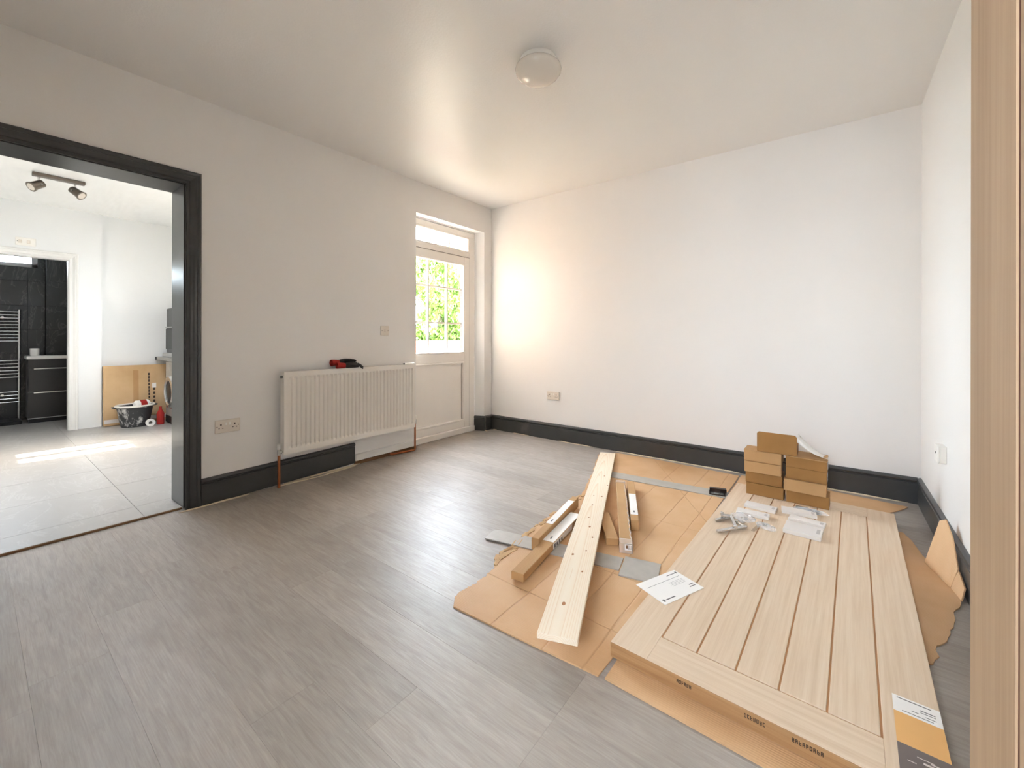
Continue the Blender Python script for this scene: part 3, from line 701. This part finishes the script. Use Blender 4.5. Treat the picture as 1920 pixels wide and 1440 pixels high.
# gloves and pen on the radiator
ZT = .238 + RH_
def glove(name, label, loc, rot, cuffmat, flop):
    g_ = thing(name, label, 'glove', loc, rot, 'work gloves on the radiator')
    b = B(); tube(b, [(0, -.055, .020), (0, -.03, .022), (0, .01, .023), (0, .045, .022), (0, .058, .020)], [.017, .022, .024, .022, .012], 14)
    for k in range(4):
        x = -.021 + .014 * k; L = (.055, .068, .065, .05)[k]; d = flop[k]
        tube(b, [(x, .045, .02), (x * 1.15, .045 + L * .5, .02 + d[0]), (x * 1.25, .045 + L * .95, .016 + d[1])], [.0095, .009, .0065], 8)
    tube(b, [(.018, -.01, .022), (.036, .02, .020), (.042, .045, .016)], [.011, .010, .007], 8)
    obj('hand', b, M['glove'], g_, True)
    c = B(); tube(c, [(0, -.115, .023), (0, -.09, .022), (0, -.05, .020)], [.026, .024, .0205], 16, False); tube(c, [(0, -.05, .020), (0, -.09, .022), (0, -.1149, .023)], [.017, .021, .0235], 16, False)
    obj('cuff', c, cuffmat, g_, True)
    return g_
glove('work_glove', 'dark work glove with red cuff, fingers drooping over the radiator front', (.073, -1.865, ZT + .001), (0, .15, -.12), M['red'], ((.004, -.012), (.002, -.02), (-.004, -.045), (-.002, -.022)))
glove('work_glove', 'dark work glove with red cuff crumpled against the wall behind', (.036, -1.895, ZT + .030), (.05, -.5, .06), M['red'], ((.012, .004), (.01, .002), (.006, -.002), (.0, -.008)))
pn = thing('marker_pen', 'white pen with a dark tip lying on the radiator end', 'pen', (.075, -1.275, ZT + .0065), (0, 0, .1))
obj('barrel', tube(B(), [(0, -.055, 0), (0, .065, 0)], .0075, 12), M['plate2'], pn, True)
obj('tip', tube(B(), [(0, -.075, 0), (0, -.07, 0), (0, -.055, 0)], [.003, .005, .0072], 12), M['black_plastic'], pn, True)

# ------------------------------------------------------------------ wiring accessories
def socket(name, label, loc, rz):
    t_ = thing(name, label, 'socket', loc, (0, 0, rz))       # local: x right, -y out of the wall
    obj('plate', bx(-.073, .073, -.0105, -.0002, -.043, .043, bev=.003), M['plate'], t_)
    for s_ in (-1, 1):
        c = .040 * s_
        b = B(); box(b, c - .004, c + .004, -.0112, -.010, .006, .016); box(b, c - .014, c - .007, -.0112, -.010, -.014, -.009); box(b, c + .007, c + .014, -.0112, -.010, -.014, -.009)
        obj('pin_holes', b, M['slot'], t_)
        obj('rocker', bx(.0105 * s_ - .006, .0105 * s_ + .006, -.014, -.0105, .006, .026, bev=.0015), M['plate2'], t_)
        obj('screw', tube(B(), [(.062 * s_, -.0102, 0), (.062 * s_, -.0114, 0)], .003, 8), M['slot'], t_)
    return t_
socket('double_socket', 'white double socket on the wall between doorway and radiator', (0, -2.72, .489), PI / 2)
socket('double_socket', 'white double socket on the back wall above the skirting', (.861, 0, .465), 0)
ls = thing('light_switch', 'small square white switch above the radiator', 'switch', (0, -1.49, 1.140), (0, 0, PI / 2))
obj('plate', bx(-.043, .043, -.010, -.0002, -.043, .043, bev=.003), M['plate'], ls)
obj('rocker', bx(-.007, .007, -.0145, -.010, -.012, .012, bev=.002), M['plate'], ls)
for s_ in (-1, 1): obj('screw', tube(B(), [(.031 * s_, -.0098, 0), (.031 * s_, -.011, 0)], .003, 8), M['slot'], ls)
rs_ = thing('aerial_plate', 'square white outlet plate on the right wall', 'outlet', (RW, -.725, .487), (0, 0, -PI / 2))
obj('back_box', bx(-.043, .043, -.026, -.0002, -.043, .043, bev=.002), M['plate2'], rs_)
obj('plate', bx(-.044, .044, -.034, -.026, -.044, .044, bev=.003), M['plate2'], rs_)
obj('outlet_hole', tube(B(), [(0, -.0335, .004), (0, -.036, .004)], .006, 12), M['slot'], rs_, True)

# ------------------------------------------------------------------ ceiling light
cl = thing('ceiling_light', 'white opal dome light fixed to the ceiling', 'light', (1.925, -1.875, H))
obj('base_ring', lathe(B(), [(0, 0), (.098, 0), (.100, -.004), (.100, -.034), (.096, -.038), (0, -.038)], 48), M['plate2'], cl, True)
obj('dome', lathe(B(), [(.099, -.030), (.112, -.033), (.122, -.042), (.1265, -.054), (.124, -.066), (.112, -.084), (.090, -.102), (.060, -.115), (.030, -.121), (0, -.123)], 48), M['opal'], cl, True)

# ------------------------------------------------------------------ cardboard on the floor
def jag(p, q, n, amp):
    p, q = Vector(p), Vector(q); d = (q - p); nrm = Vector((-d.y, d.x)).normalized() if d.length else Vector((0, 0))
    return [tuple(p + d * (i / n) + nrm * random.uniform(-amp, amp) * (0 if i == 0 else 1)) for i in range(n)]
def sheet(bm, pts, z0=.0006, z1=.0055): return prism(bm, pts, z0, z1)
pts = [(2.005, -2.592), (2.30, -2.575), (2.615, -2.552), (2.622, -2.40), (2.628, -.11), (2.0, -.075), (1.60, -.085)]
EDGE = [(1122, 852), (1116, 872), (1109, 890), (1102, 904), (1090, 928), (1068, 942), (1048, 956), (1018, 977), (989, 998), (972, 1012), (961, 1026), (944, 1035), (934, 1043), (929, 1057), (927, 1066), (905, 1083), (882, 1100), (868, 1106), (857, 1116), (853, 1127)]
EW = [gz(a, c, .0055) for a, c in EDGE]
for p, q in zip(EW, EW[1:]): pts += jag((p.x, p.y), (q.x, q.y), 5, .007)
cs = thing('cardboard_sheet', 'large creased cardboard sheet on the floor under the pine board', 'cardboard', (0, 0, 0), group='cardboard floor protection')
obj('sheet', sheet(B(), pts), M['sheet1'], cs)
for k in range(34):                    # torn fluted lips along the ragged left edge
    t_ = 4.0 + k * 9.0 / 34; i = int(t_); c = EW[i].lerp(EW[i + 1], t_ - i); d = (EW[i + 1] - EW[i]).normalized(); nn = Vector((d.y, -d.x, 0))
    l, w, h = random.uniform(.018, .045), random.uniform(.004, .012), random.uniform(.003, .009)
    c = c - nn * random.uniform(-.004, .030) if random.random() < .7 else c
    q = [c - d * l - nn * w, c + d * l - nn * w * .3, c + d * l * .8 + nn * w, c - d * l * .6 + nn * w]
    b = B(); hexa(b, [(v.x, v.y, .0056) for v in q] + [(v.x, v.y, .0056 + h * (.3, .5, 1, .9)[j]) for j, v in enumerate(q)])
    obj('torn_lip', b, M['bigcarton'], cs)
pts = [(2.636, -2.548), (3.08, -2.556), (3.42, -2.56), (3.425, -.42)] + jag((3.52, -.26), (3.60, -.085), 5, .01) + [(3.2, -.075), (2.9, -.09), (2.640, -.085)]
tag(obj('cardboard_sheet', sheet(B(), pts), M['sheet2']), 'cardboard sheet on the floor beneath the lying oak door', 'cardboard', 'cardboard floor protection')
# torn piece standing up against the right skirting
tf = thing('torn_cardboard', 'torn cardboard piece bent up against the right skirting', 'cardboard', (0, 0, 0), group='cardboard floor protection')
pts = [(3.440, -1.86)] + jag((3.470, -1.83), (3.625, -1.30), 18, .010) + [(3.632, -1.25), (3.628, -1.16), (3.600, -1.02), (3.560, -.90)] + jag((3.540, -.72), (3.500, -.60), 4, .01)
pts = pts + [(3.440, -.60)]
obj('sheet', sheet(B(), pts), M['sheet2'], tf)
def flap(pts3, th=.005):
    b = B(); nrm = (Vector(pts3[1]) - Vector(pts3[0])).cross(Vector(pts3[2]) - Vector(pts3[0])).normalized() * th
    a = [b.verts.new(p) for p in pts3]; c = [b.verts.new(Vector(p) + nrm) for p in pts3]; n = len(a)
    b.faces.new(a[::-1]); b.faces.new(c)
    for i in range(n): b.faces.new((a[i], a[(i + 1) % n], c[(i + 1) % n], c[i]))
    return b
obj('flap', flap([(3.560, -.98, .005), (3.612, -1.20, .005), (3.636, -1.19, .09), (3.634, -1.10, .19), (3.628, -1.00, .235), (3.612, -.97, .215)]), M['sheet2'], tf)
obj('flap', flap([(3.612, -1.19, .006), (3.628, -1.30, .006), (3.640, -1.285, .055), (3.637, -1.20, .085)]), M['sheet2'], tf)

# ------------------------------------------------------------------ oak door lying on the cardboard
DZ = .0065; DT = .0495
DA = math.radians(-1.8)
od = thing('oak_door', 'new oak cottage door lying flat on cardboard', 'door', (2.612, -2.451, DZ), (0, 0, DA))
DWD, DLN = .818, 1.995
SW, RWB, RWT = .124, .128, .150
obj('stile', bx(0, SW, 0, DLN, 0, DT, bev=.0016), M['oak_y'], od)
obj('stile', bx(DWD - SW, DWD, 0, DLN, 0, DT, bev=.0016), M['oak_y'], od)
obj('rail', bx(SW, DWD - SW, .0, RWB, 0, DT, bev=.0012), M['oak_x'], od)
obj('rail', bx(SW, DWD - SW, DLN - RWT, DLN, 0, DT, bev=.0012), M['oak_x'], od)
obj('core', bx(SW - .001, DWD - SW + .001, RWB - .001, DLN - RWT + .001, .006, DT - .0035), M['groove'], od)
gw = .0052; n = 5; bw = (DWD - 2 * SW - gw * (n + 1)) / n
for k in range(n):
    a = SW + gw + k * (bw + gw); obj('board', bx(a, a + bw, RWB + gw, DLN - RWT - gw, .004, DT, bev=.0012), M['oak_y'], od)
b = bx(.001, DWD - .001, -.003, 0, .001, DT - .001, bev=.0006); obj('edge_shade_strip', b, M['edge_shade'], od)  # thin strip added to darken the end edge as if in shade
# edge print, read upside down by the photograph
def marks(b, x0, x1, zc, h, n, seed):
    rr = random.Random(seed); w = (x1 - x0) / n
    for k in range(n):
        a = x0 + k * w + w * .12; e = a + w * .7; s_ = w * .22
        box(b, a, a + s_, -.0039, -.0028, zc - h / 2, zc + h / 2)
        if rr.random() < .7: box(b, e - s_, e, -.0039, -.0028, zc - h / 2 * rr.choice((1, .2)), zc + h / 2)
        for z in rr.sample((-.5, 0, .5), 2): box(b, a, e, -.0039, -.0028, zc + z * h * .9 - s_ * .4, zc + z * h * .9 + s_ * .4)
    return b
for x0, x1, n, sd_ in ((.218, .262, 6, 3), (.400, .452, 7, 5), (.510, .578, 9, 9)):
    obj('edge_print', marks(B(), x0, x1, .033, .010, n, sd_), M['ink_dark'], od)
lb = obj('label', bx(.720, DWD - .0005, .258, .326, DT, DT + .0006), M['paper'], od); lb['label'] = 'white strip of the maker label'
b = B()
for x0, x1, yv, w in ((.730, .800, .317, .003), (.758, .772, .281, .002), (.776, .806, .297, .003), (.776, .806, .289, .002), (.738, .800, .268, .002), (.785, .806, .277, .002)): box(b, x0, x1, yv - w / 2, yv + w / 2, DT + .0006, DT + .0009)
obj('print', b, M['ink'], lb)
lo = obj('label', bx(.720, DWD - .0005, .142, .258, DT, DT + .0006), M['orange'], od); lo['label'] = 'orange strip of the maker label'
ld = obj('label', bx(.720, DWD - .0005, .012, .142, DT, DT + .0006), M['slate'], od); ld['label'] = 'dark grey strip of the maker label'
b = B()
for x0, x1, yv, w in ((.755, .785, .116, .002), (.779, .812, .112, .004), (.765, .800, .103, .006), (.736, .752, .092, .002), (.770, .810, .085, .003)): box(b, x0, x1, yv - w / 2, yv + w / 2, DT + .0006, DT + .0009)
obj('print', b, M['ink_white'], ld)
TOPZ = DZ + DT
DU = Vector((math.cos(DA), math.sin(DA), 0)); DV = Vector((-math.sin(DA), math.cos(DA), 0)); DO = Vector((2.612, -2.451, 0))

# instruction card
c0 = gz(1190, 1095, TOPZ + .004); c1 = gz(1247, 1134, TOPZ + .002); c2 = gz(1320, 1102, TOPZ + .002)
e1 = (c1 - c0); e1.z = 0; e2 = (c2 - c1); e2.z = 0
ic = thing('instruction_card', 'white printed leaflet on the corner of the lying oak door', 'leaflet', (c1.x, c1.y, TOPZ), (0, 0, math.atan2(e2.y, e2.x)))
cw, chh = e2.length, e1.length * .98
obj('card', bx(0, cw, 0, chh, .0005, .0022), M['paper'], ic)
b = B()
box(b, .02, cw * .92, chh * .72, chh * .73, .0022, .0024); box(b, cw * .70, cw * .92, chh * .86, chh * .885, .0022, .0024); box(b, cw * .93, cw * .97, chh * .84, chh * .92, .0022, .0024)
box(b, .012, .022, .012, .026, .0022, .0024); box(b, .028, cw * .35, .016, .021, .0022, .0024); box(b, cw * .8, cw * .95, .03, .034, .0022, .0024); box(b, cw * .84, cw * .95, .042, .046, .0022, .0024)
for k in range(4): box(b, cw * .55, cw * .9, chh * (.45 + .05 * k), chh * (.455 + .05 * k), .0022, .0024)
obj('print', b, M['ink'], ic)

# ------------------------------------------------------------------ pine board
Pf = Vector((1.573, -.205, .0265)); Pn = Vector((2.487, -2.592, .0970))
dv = (Pn - Pf); L = dv.length; yv = -dv.normalized(); xv = Vector((-(-yv.y), -yv.x, 0)); xv = Vector((yv.y, -yv.x, 0)).normalized(); zv = xv.cross(yv)
pb_ = tag(obj('pine_board', bx(-.068, .068, 0, L, -.020, 0, bev=.0012), M['pine']), 'long knotty pine board resting across the wrapped bars', 'board')
pb_.matrix_world = Matrix(((xv.x, yv.x, zv.x, Pn.x), (xv.y, yv.y, zv.y, Pn.y), (xv.z, yv.z, zv.z, Pn.z), (0, 0, 0, 1)))

M['knot'] = plain('pine_knot', (172, 118, 74), .7)
for k, (a, c) in enumerate(((1340, 65), (1400, 75), (1435, 180), (1280, 295), (1370, 305), (1265, 400), (1225, 540), (1235, 645), (1265, 765), (1195, 915), (1045, 955), (942, 1510), (1150, 1150))):
    d = ray(900 + a / 6, 880 + c / 6); q = CAM + d * ((Pn - CAM).dot(zv) / d.dot(zv)) - Pn
    kx, ky = q.dot(xv), q.dot(yv); r = (.004, .0055, .0045)[k % 3] * (1.5 if k == 11 else 1)
    if abs(kx) < .06: obj('knot', lathe(B(), [(0, .0004), (r, .0003), (r * 1.1, -.001), (0, -.001)], 12, Matrix.Translation((kx, ky, 0)) @ Matrix.Diagonal((1, 1.7, 1, 1))), M['knot'], pb_)

# ------------------------------------------------------------------ wrapped bars
def bar(name, label, near, far, w, h, z0, mat, lab=None, side=None, film=False):
    near, far = Vector(near), Vector(far); d = far - near; L = d.length
    t_ = thing(name, label, 'bar', (near.x, near.y, z0), (0, 0, math.atan2(d.y, d.x) - PI / 2), 'wrapped bars under the pine board')
    obj('wrap', bx(-w / 2, w / 2, 0, L, 0, h, bev=.002), mat, t_)
    if lab: obj('white_label', bx(-w / 2 + .001, w / 2 - .001, L * lab[0], L * lab[1], h, h + .0008), M['paper'], t_)
    if lab: obj('print', bx(-.004, .004, L * lab[0] + .03, L * lab[0] + .055, h + .0008, h + .0012), M['ink'], t_)
    if side: 
        s_ = obj('side_label', bx(w / 2, w / 2 + .0008, L * side[0], L * side[1], .003, h - .004), M['paper'], t_)
        b = B()
        for k in range(4): box(b, w / 2 + .0008, w / 2 + .0012, L * side[0] + .012 + .03 * k, L * side[0] + .028 + .03 * k, .006, h - .010 - .004 * (k % 2))
        obj('print', b, M['ink'], s_)
    if film:
        for a, c in ((-.002, .05), (L - .035, L + .002)): obj('film', bx(-w / 2 - .002, w / 2 + .002, a, c, -.0003, h + .002, bev=.001), M['film'], t_)
        zz2 = [(w / 2 - .001 - .007 * (k % 2), .05 + (L - .09) * k / 24, h + .001 + .004 * (k % 2)) for k in range(25)]
        obj('film_seam', tube(B(), zz2, .0026, 6), M['film'], t_)
        e_ = obj('end_label', bx(-.006, w / 2 - .003, -.0028, -.0021, h * .32, h - .004), M['paper'], t_)
        b = B(); box(b, -.002, .026, -.0030, -.0028, h * .52, h * .54); box(b, -.002, .009, -.0033, -.0028, h * .53, h - .008); 
        for k in range(4): box(b, .012 + .004 * k, .0135 + .004 * k, -.0033, -.0028, h * .42, h - .007)
        obj('print', b, M['batten'], e_)
    return t_
bar('wrapped_bar', 'cardboard wrapped bar on edge with a white top label, left of the pine board', (2.022, -2.040), (1.915, -1.432), .040, .062, .0118, M['carton2'], (.30, .88))
bar('wrapped_bar', 'long low cardboard wrapped bar with its near end out on the bare cardboard', (2.108, -2.304), (2.005, -1.585), .062, .0355, .0118, M['carton2'], (.45, .98), (.44, .8))
bar('wrapped_bar', 'short cardboard wrapped bar poking out from under the pine board', (2.303, -1.742), (2.125, -1.470), .064, .0355, .006, M['carton2'])
bar('wrapped_bar', 'cardboard wrapped bar sealed in clear film right of the pine board', (2.390, -1.776), (2.000, -.925), .060, .049, .006, M['carton2'], film=True)
bar('wrapped_bar', 'cardboard wrapped bar with white label beside the film-wrapped bar', (2.334, -1.512), (2.072, -.915), .044, .058, .006, M['carton2'], (.12, .62))

# flooring offcuts
def strip(label, p0, ang, L, w, z=.006, notch=0):
    pts = [(0, 0), (L, 0), (L, w), (notch, w), (0, w * .8)]
    return tag(obj('flooring_offcut', prism(B(), pts, 0, .0052), M['grey_strip'], None, False, (p0[0], p0[1], z), (0, 0, ang)), label, 'offcut', 'grey flooring offcuts')
strip('grey flooring offcut lying under both left-hand wrapped bars', (1.735, -2.094), math.radians(12.0), .705, .115, .0060, .02)
strip('grey flooring offcut running to the leaflet on the oak door', (2.440, -1.985), math.radians(12.5), .165, .175, .0060)
strip('long grey flooring offcut near the back wall under the pine board', (1.700, -.775), math.radians(5.2), .955, .125, .0060, .01)

# latch plates
lp = thing('latch_plate', 'dark bronze latch plates lying on the flooring offcut', 'hardware', (2.575, -.635, .0113), (0, 0, .25))
b = B(); box(b, -.05, .05, -.045, -.035, 0, .005); box(b, -.05, .05, .03, .04, 0, .005); box(b, -.05, -.04, -.045, .04, 0, .005); box(b, .04, .05, -.045, .04, 0, .005); obj('frame', b, M['black_metal'], lp)
obj('plate', bx(-.045, .06, .0, .035, .005, .030, bev=.003), M['black_metal'], lp)
obj('insert', bx(-.02, .02, -.03, -.002, .0, .008, bev=.002), M['chrome'], lp)

# ------------------------------------------------------------------ carton stacks on the oak door
def carton(label, u, v, z, w, d, h, rz, mat, lidlip=0, sticker=False):
    p = DO + DU * u + DV * v
    t_ = thing('hardware_carton', label, 'carton', (p.x, p.y, z), (0, 0, DA + rz), 'brown cartons stacked on the oak door')
    obj('tray', bx(0, w, 0, d, 0, h, bev=.0018), mat, t_)
    obj('lid', bx(-.0008, w + .0008, -.0008, d + .0008, h - .004, h + .0004, bev=.0006), mat, t_)
    obj('side_tab', bx(w, w + .0016, d * .25, d * .75, h * .12, h * .85), mat, t_)
    if sticker:
        s_ = obj('sticker', bx(w + .0016, w + .0022, d * .12, d * .62, h * .16, h * .86), M['paper'], t_)
        b = B()
        for k in range(3): box(b, w + .0022, w + .0026, d * .18, d * (.55 - .08 * k), h * (.28 + .17 * k), h * (.36 + .17 * k))
        obj('print', b, M['ink'], s_)
    return t_
CH = .0745; z = TOPZ + .0004
carton('bottom carton of the left stack on the oak door',   .086, 1.808, z, .206, .135, CH - .001, .030, M['carton'])
carton('second carton up in the left stack on the oak door', .081, 1.813, z + CH + .001, .203, .135, CH - .003, .050, M['carton'])
carton('third carton up in the left stack, pushed forward a little', .078, 1.790, z + 2 * CH + .001, .203, .135, CH - .007, .045, M['carton2'])
carton('top carton of the left stack on the oak door', .074, 1.798, z + 3 * CH - .003, .208, .135, CH - .004, .018, M['carton2'])
carton('bottom carton of the right stack on the oak door', .307, 1.812, z, .214, .135, CH - .002, .0, M['carton'])
carton('second carton up in the right stack, pushed forward', .296, 1.796, z + CH, .212, .135, CH - .003, .0, M['carton2'])
carton('third carton up in the right stack with a white sticker', .304, 1.812, z + 2 * CH - .001, .206, .135, CH - .003, .0, M['carton'], sticker=True)
rt = carton('top carton of the right stack with open lid and white sticker', .304, 1.812, z + 3 * CH - .003, .208, .135, CH - .006, .0, M['carton'], sticker=True)
obj('lid_flap', flap([(0, -.012, CH - .008), (.208, -.012, CH - .012), (.208, .125, CH + .002), (0, .125, CH + .002)], .003), M['carton2'], rt)
p = DO + DU * .150 + DV * 1.800
tz = z + 4 * CH - .0062
ob = thing('hardware_carton', 'open carton with raised lid on top of both stacks', 'carton', (p.x, p.y, tz), (0, 0, DA + .012), 'brown cartons stacked on the oak door')
obj('tray', bx(0, .212, 0, .13, 0, .066, bev=.002), M['carton'], ob)
b = B(); pr_ = [(0, 0), (.214, 0), (.214, .055), (.205, .067), (.010, .067), (0, .055)]
a_ = [b.verts.new((x - .001, -.006 - .10 * zz_ * zz_ * 4, .062 + zz_)) for x, zz_ in pr_]; c_ = [b.verts.new((x - .001, -.003 - .10 * zz_ * zz_ * 4, .062 + zz_)) for x, zz_ in pr_]
b.faces.new(a_); b.faces.new(c_[::-1])
for i in range(6): b.faces.new((a_[i], c_[i], c_[(i + 1) % 6], a_[(i + 1) % 6]))
obj('raised_lid', b, M['carton'], ob)
obj('front_panel', bx(-.001, .213, -.006, 0, .004, .064), M['carton'], ob)
# foam wrap sliding off the top carton
P0 = DO + DU * .362 + DV * 1.815; P1 = DO + DU * .515 + DV * 1.86
fw_ = B(); rows_ = []
for i in range(9):
    t_ = i / 8; c = P0.lerp(P1, t_); zt = (tz + .120) * (1 - t_) + (z + 4 * CH - .004) * t_ - .018 * math.sin(PI * t_)
    rows_.append([fw_.verts.new((c.x, c.y + .11 * (1 - .55 * t_) * k / 4, zt - (.010 * math.sin(PI * k / 4) + .03 * (k == 0) * (1 - t_)) )) for k in range(5)])
for a, c in zip(rows_, rows_[1:]):
    for k in range(4): fw_.faces.new((a[k], a[k + 1], c[k + 1], c[k]))
fo = tag(obj('foam_wrap', fw_, M['foam'], None, True), 'white foam wrap trailing off the open top carton', 'packaging')
sm = fo.modifiers.new('thick', 'SOLIDIFY'); sm.thickness = .002

# ------------------------------------------------------------------ small white boxes
def wbox(label, LF, LB, RF, h, flap_=True):
    a, c, d = (gz(*q, TOPZ + h) for q in (LF, LB, RF))
    e = d - a; f = c - a; ang = math.atan2(e.y, e.x); w = e.length; dep = abs(f.dot(Vector((-math.sin(ang), math.cos(ang), 0))))
    t_ = thing('white_box', label, 'box', (a.x, a.y, TOPZ), (0, 0, ang), 'white hardware boxes on the oak door')
    obj('box', bx(0, w, 0, dep, .0004, h, bev=.0012), M['white_card'], t_)
    obj('end_flap', bx(w, w + .001, .003, dep - .003, h * .2, h), M['white_card'], t_)
    obj('print', bx(w * .86, w * .95, dep * .3, dep * .75, h, h + .0004), M['ink_pale'], t_)
    return t_
wbox('slim white box nearest the left carton stack', (1395, 945), (1400.6, 938), (1453, 958.8), .017)
wbox('slim white box behind the metal lever handles', (1380, 957.5), (1385, 951), (1441, 971), .016)
wbox('slim white box beside the grey wrapped fittings', (1466, 957), (1470, 948.8), (1532, 969), .016)
wbox('slim white box tucked behind the larger white box', (1477.5, 970), (1480, 963), (1545.6, 987.5), .016)
wbox('larger white box in front of the right carton stack', (1467.5, 990.6), (1478, 975), (1538.8, 1008.8), .021)

# ------------------------------------------------------------------ lever handles and bags
def on_door(px, py, dz=0): v = gz(px, py, TOPZ + dz); return v
def lever(label, a, c, neck, dz=0):
    a, c = on_door(*a, .010 + dz), on_door(*c, .010 + dz); d = (c - a); L = d.length
    t_ = thing('lever_handle', label, 'handle', (a.x, a.y, TOPZ + dz), (0, 0, math.atan2(d.y, d.x)), 'metal lever handles on the oak door')
    obj('lever', bx(0, L, -.009, .009, .003, .017, bev=.004, seg=2), M['chrome'], t_)
    obj('neck', tube(B(), [(L * neck, 0, .010), (L * neck, .045, .010)], .009, 12), M['chrome'], t_, True)
    obj('rose', tube(B(), [(L * neck, .042, .012), (L * neck, .052, .012)], .0118, 20), M['chrome'], t_, True)
lever('brushed metal lever handle with its end toward the pine board', (1342, 975), (1368, 970), .95)
lever('brushed metal lever handle lying across the clear bag', (1380, 988), (1370, 966), .9, .018)
lever('long brushed metal lever handle in front of the clear bag', (1344, 996), (1399, 987), .93)
def bag(label, c, rx, ry, hgt, seed, rz=0):
    rr = random.Random(seed); b = B(); p = on_door(*c)
    bmesh.ops.create_icosphere(b, subdivisions=3, radius=1)
    for v in b.verts:
        k = 1 + rr.uniform(-.16, .16); v.co = Vector((v.co.x * rx * k, v.co.y * ry * k, max(0.001, (v.co.z * .5 + .42) * hgt * (1 + rr.uniform(-.25, .25)))))
    return tag(obj('plastic_bag', b, M['film'], None, False, (p.x, p.y, TOPZ), (0, 0, rz)), label, 'bag', 'clear plastic bags of fittings')
bag('crumpled clear plastic bag of handle fittings beside the lever handles', (1391, 975), .060, .050, .035, 1, .2)
bag('crumpled clear plastic bag with a steel rose inside', (1437, 991), .050, .034, .024, 2, -.5)
bag('clear plastic bag of grey fittings beside the right carton stack', (1520, 962), .080, .022, .026, 3, -.12)
for i, (px, py, r) in enumerate(((1389, 980, .020), (1396, 973, .020), (1436, 986, .018))):
    p = on_door(px, py); M_ = Matrix.Translation((p.x, p.y, TOPZ + .001))
    lab = ('round steel handle rose in the bag by the levers', 'round steel handle rose deeper in the bag by the levers', 'round steel handle rose in the small clear bag')[i]
    tag(obj('handle_rose', lathe(B(), [(.008, 0), (r, 0), (r, .006), (r * .8, .009), (.008, .009), (.008, 0)], 24, M_), M['chrome'], None, True), lab, 'rose', 'steel roses in the bags')
p = on_door(1507, 957); fb = thing('fitting_bundle', 'grey steel latch bodies wrapped beside the right carton stack', 'fittings', (p.x, p.y, TOPZ), (0, 0, -.12))
obj('latch_body', bx(-.04, .035, -.011, .011, .001, .019, bev=.003), M['steel'], fb)
obj('latch_end', bx(.045, .075, -.012, .012, .001, .016, bev=.003), M['black_plastic'], fb)
a, c = on_door(1411, 996), on_door(1426, 982); d = c - a
tag(obj('strike_plate', bx(0, d.length, -.008, .008, .0005, .0025), M['chrome'], None, False, (a.x, a.y, TOPZ), (0, 0, math.atan2(d.y, d.x))), 'thin steel strike plate next to the small clear bag', 'hardware')

# ------------------------------------------------------------------ garden
struct('ground', bx(-14, -.25, KY + .25, 14, -.25, -.12), M['soil'], 'bare ground of the garden outside', 'ground')
gw_ = thing('garden_wall', 'low red brick garden wall seen through the glazed door', 'brick wall', (-3.62, .4, -.12))
obj('mortar_core', bx(-.095, -.006, 0, 4.95, 0, 1.125), M['mortar'], gw_)
bm_ = bx(-.1, 0, 0, .215, 0, .065); bmesh.ops.recalc_face_normals(bm_, faces=bm_.faces)
bme = bpy.data.meshes.new('brick'); bm_.to_mesh(bme); bm_.free(); bme.materials.append(M['brick'])
for r in range(13):
    for k in range(21):
        obj('brick', bme, M['brick'], gw_, loc=(random.uniform(-.002, .002), k * .225 + (.1125 if r % 2 else 0), .035 + r * .075))
obj('coping', bx(-.13, .03, 0, 4.95, 1.018, 1.130, bev=.006), M['brick'], gw_)
def tree(name, label, base, hgt, rx, ry, n, seed, trunk=True):
    rr = random.Random(seed); t_ = thing(name, label, 'tree', base, group='garden greenery')
    if trunk:
        b = B(); tube(b, [(0, 0, 0), (.05, .03, hgt * .4), (.02, .1, hgt * .8)], [.09, .07, .03], 10)
        for k in range(7):
            a = k * .9; z0 = hgt * (.25 + .07 * k); tube(b, [(.03, .03, z0), (math.cos(a) * rx * .4, math.sin(a) * ry * .4, z0 + .25), (math.cos(a) * rx * .75, math.sin(a) * ry * .75, z0 + .55)], [.035, .022, .01], 7)
        obj('trunk', b, M['bark'], t_, True)
    vs_, fs_ = [], []
    cl_ = [(rr.uniform(-1, 1), rr.uniform(-1, 1), rr.uniform(0, 1), rr.uniform(.18, .40)) for _ in range(70)]
    for i in range(n):
        c = rr.choice(cl_); x = c[0] * rx * .8 + rr.gauss(0, 1) * c[3] * rx * .55; y = c[1] * ry * .85 + rr.gauss(0, 1) * c[3] * ry * .45
        z = hgt * (.10 + .85 * c[2]) + rr.gauss(0, 1) * c[3] * .45
        if z < .05 or abs(y) > 1.12: continue
        q = Matrix.Rotation(rr.uniform(0, 2 * PI), 3, 'Z') @ Matrix.Rotation(rr.uniform(-1.2, 1.2), 3, 'X'); l, w = rr.uniform(.05, .085), rr.uniform(.022, .036)
        k0 = len(vs_)
        for dx, dy in ((0, -l), (w, 0), (0, l), (-w, 0)): vs_.append(tuple(Vector((x, y, z)) + q @ Vector((dx, dy, 0))))
        fs_.append((k0, k0 + 1, k0 + 2, k0 + 3))
    me = bpy.data.meshes.new('foliage'); me.from_pydata(vs_, [], fs_); me.materials.append(M['leaf'])
    f_ = obj('foliage', me, M['leaf'], t_); f_['kind'] = 'stuff'
    return t_
tree('garden_tree', 'bushy green tree behind the middle of the garden wall', (-5.0, 3.70, -.12), 3.5, .8, 1.0, 26000, 11)
tree('garden_tree', 'bushy green tree behind the near end of the garden wall', (-4.9, 1.30, -.12), 3.0, .8, .95, 12000, 12)
tree('garden_tree', 'shorter green tree by the far end of the garden wall', (-5.0, 6.00, -.12), 3.0, .8, .95, 18000, 13)
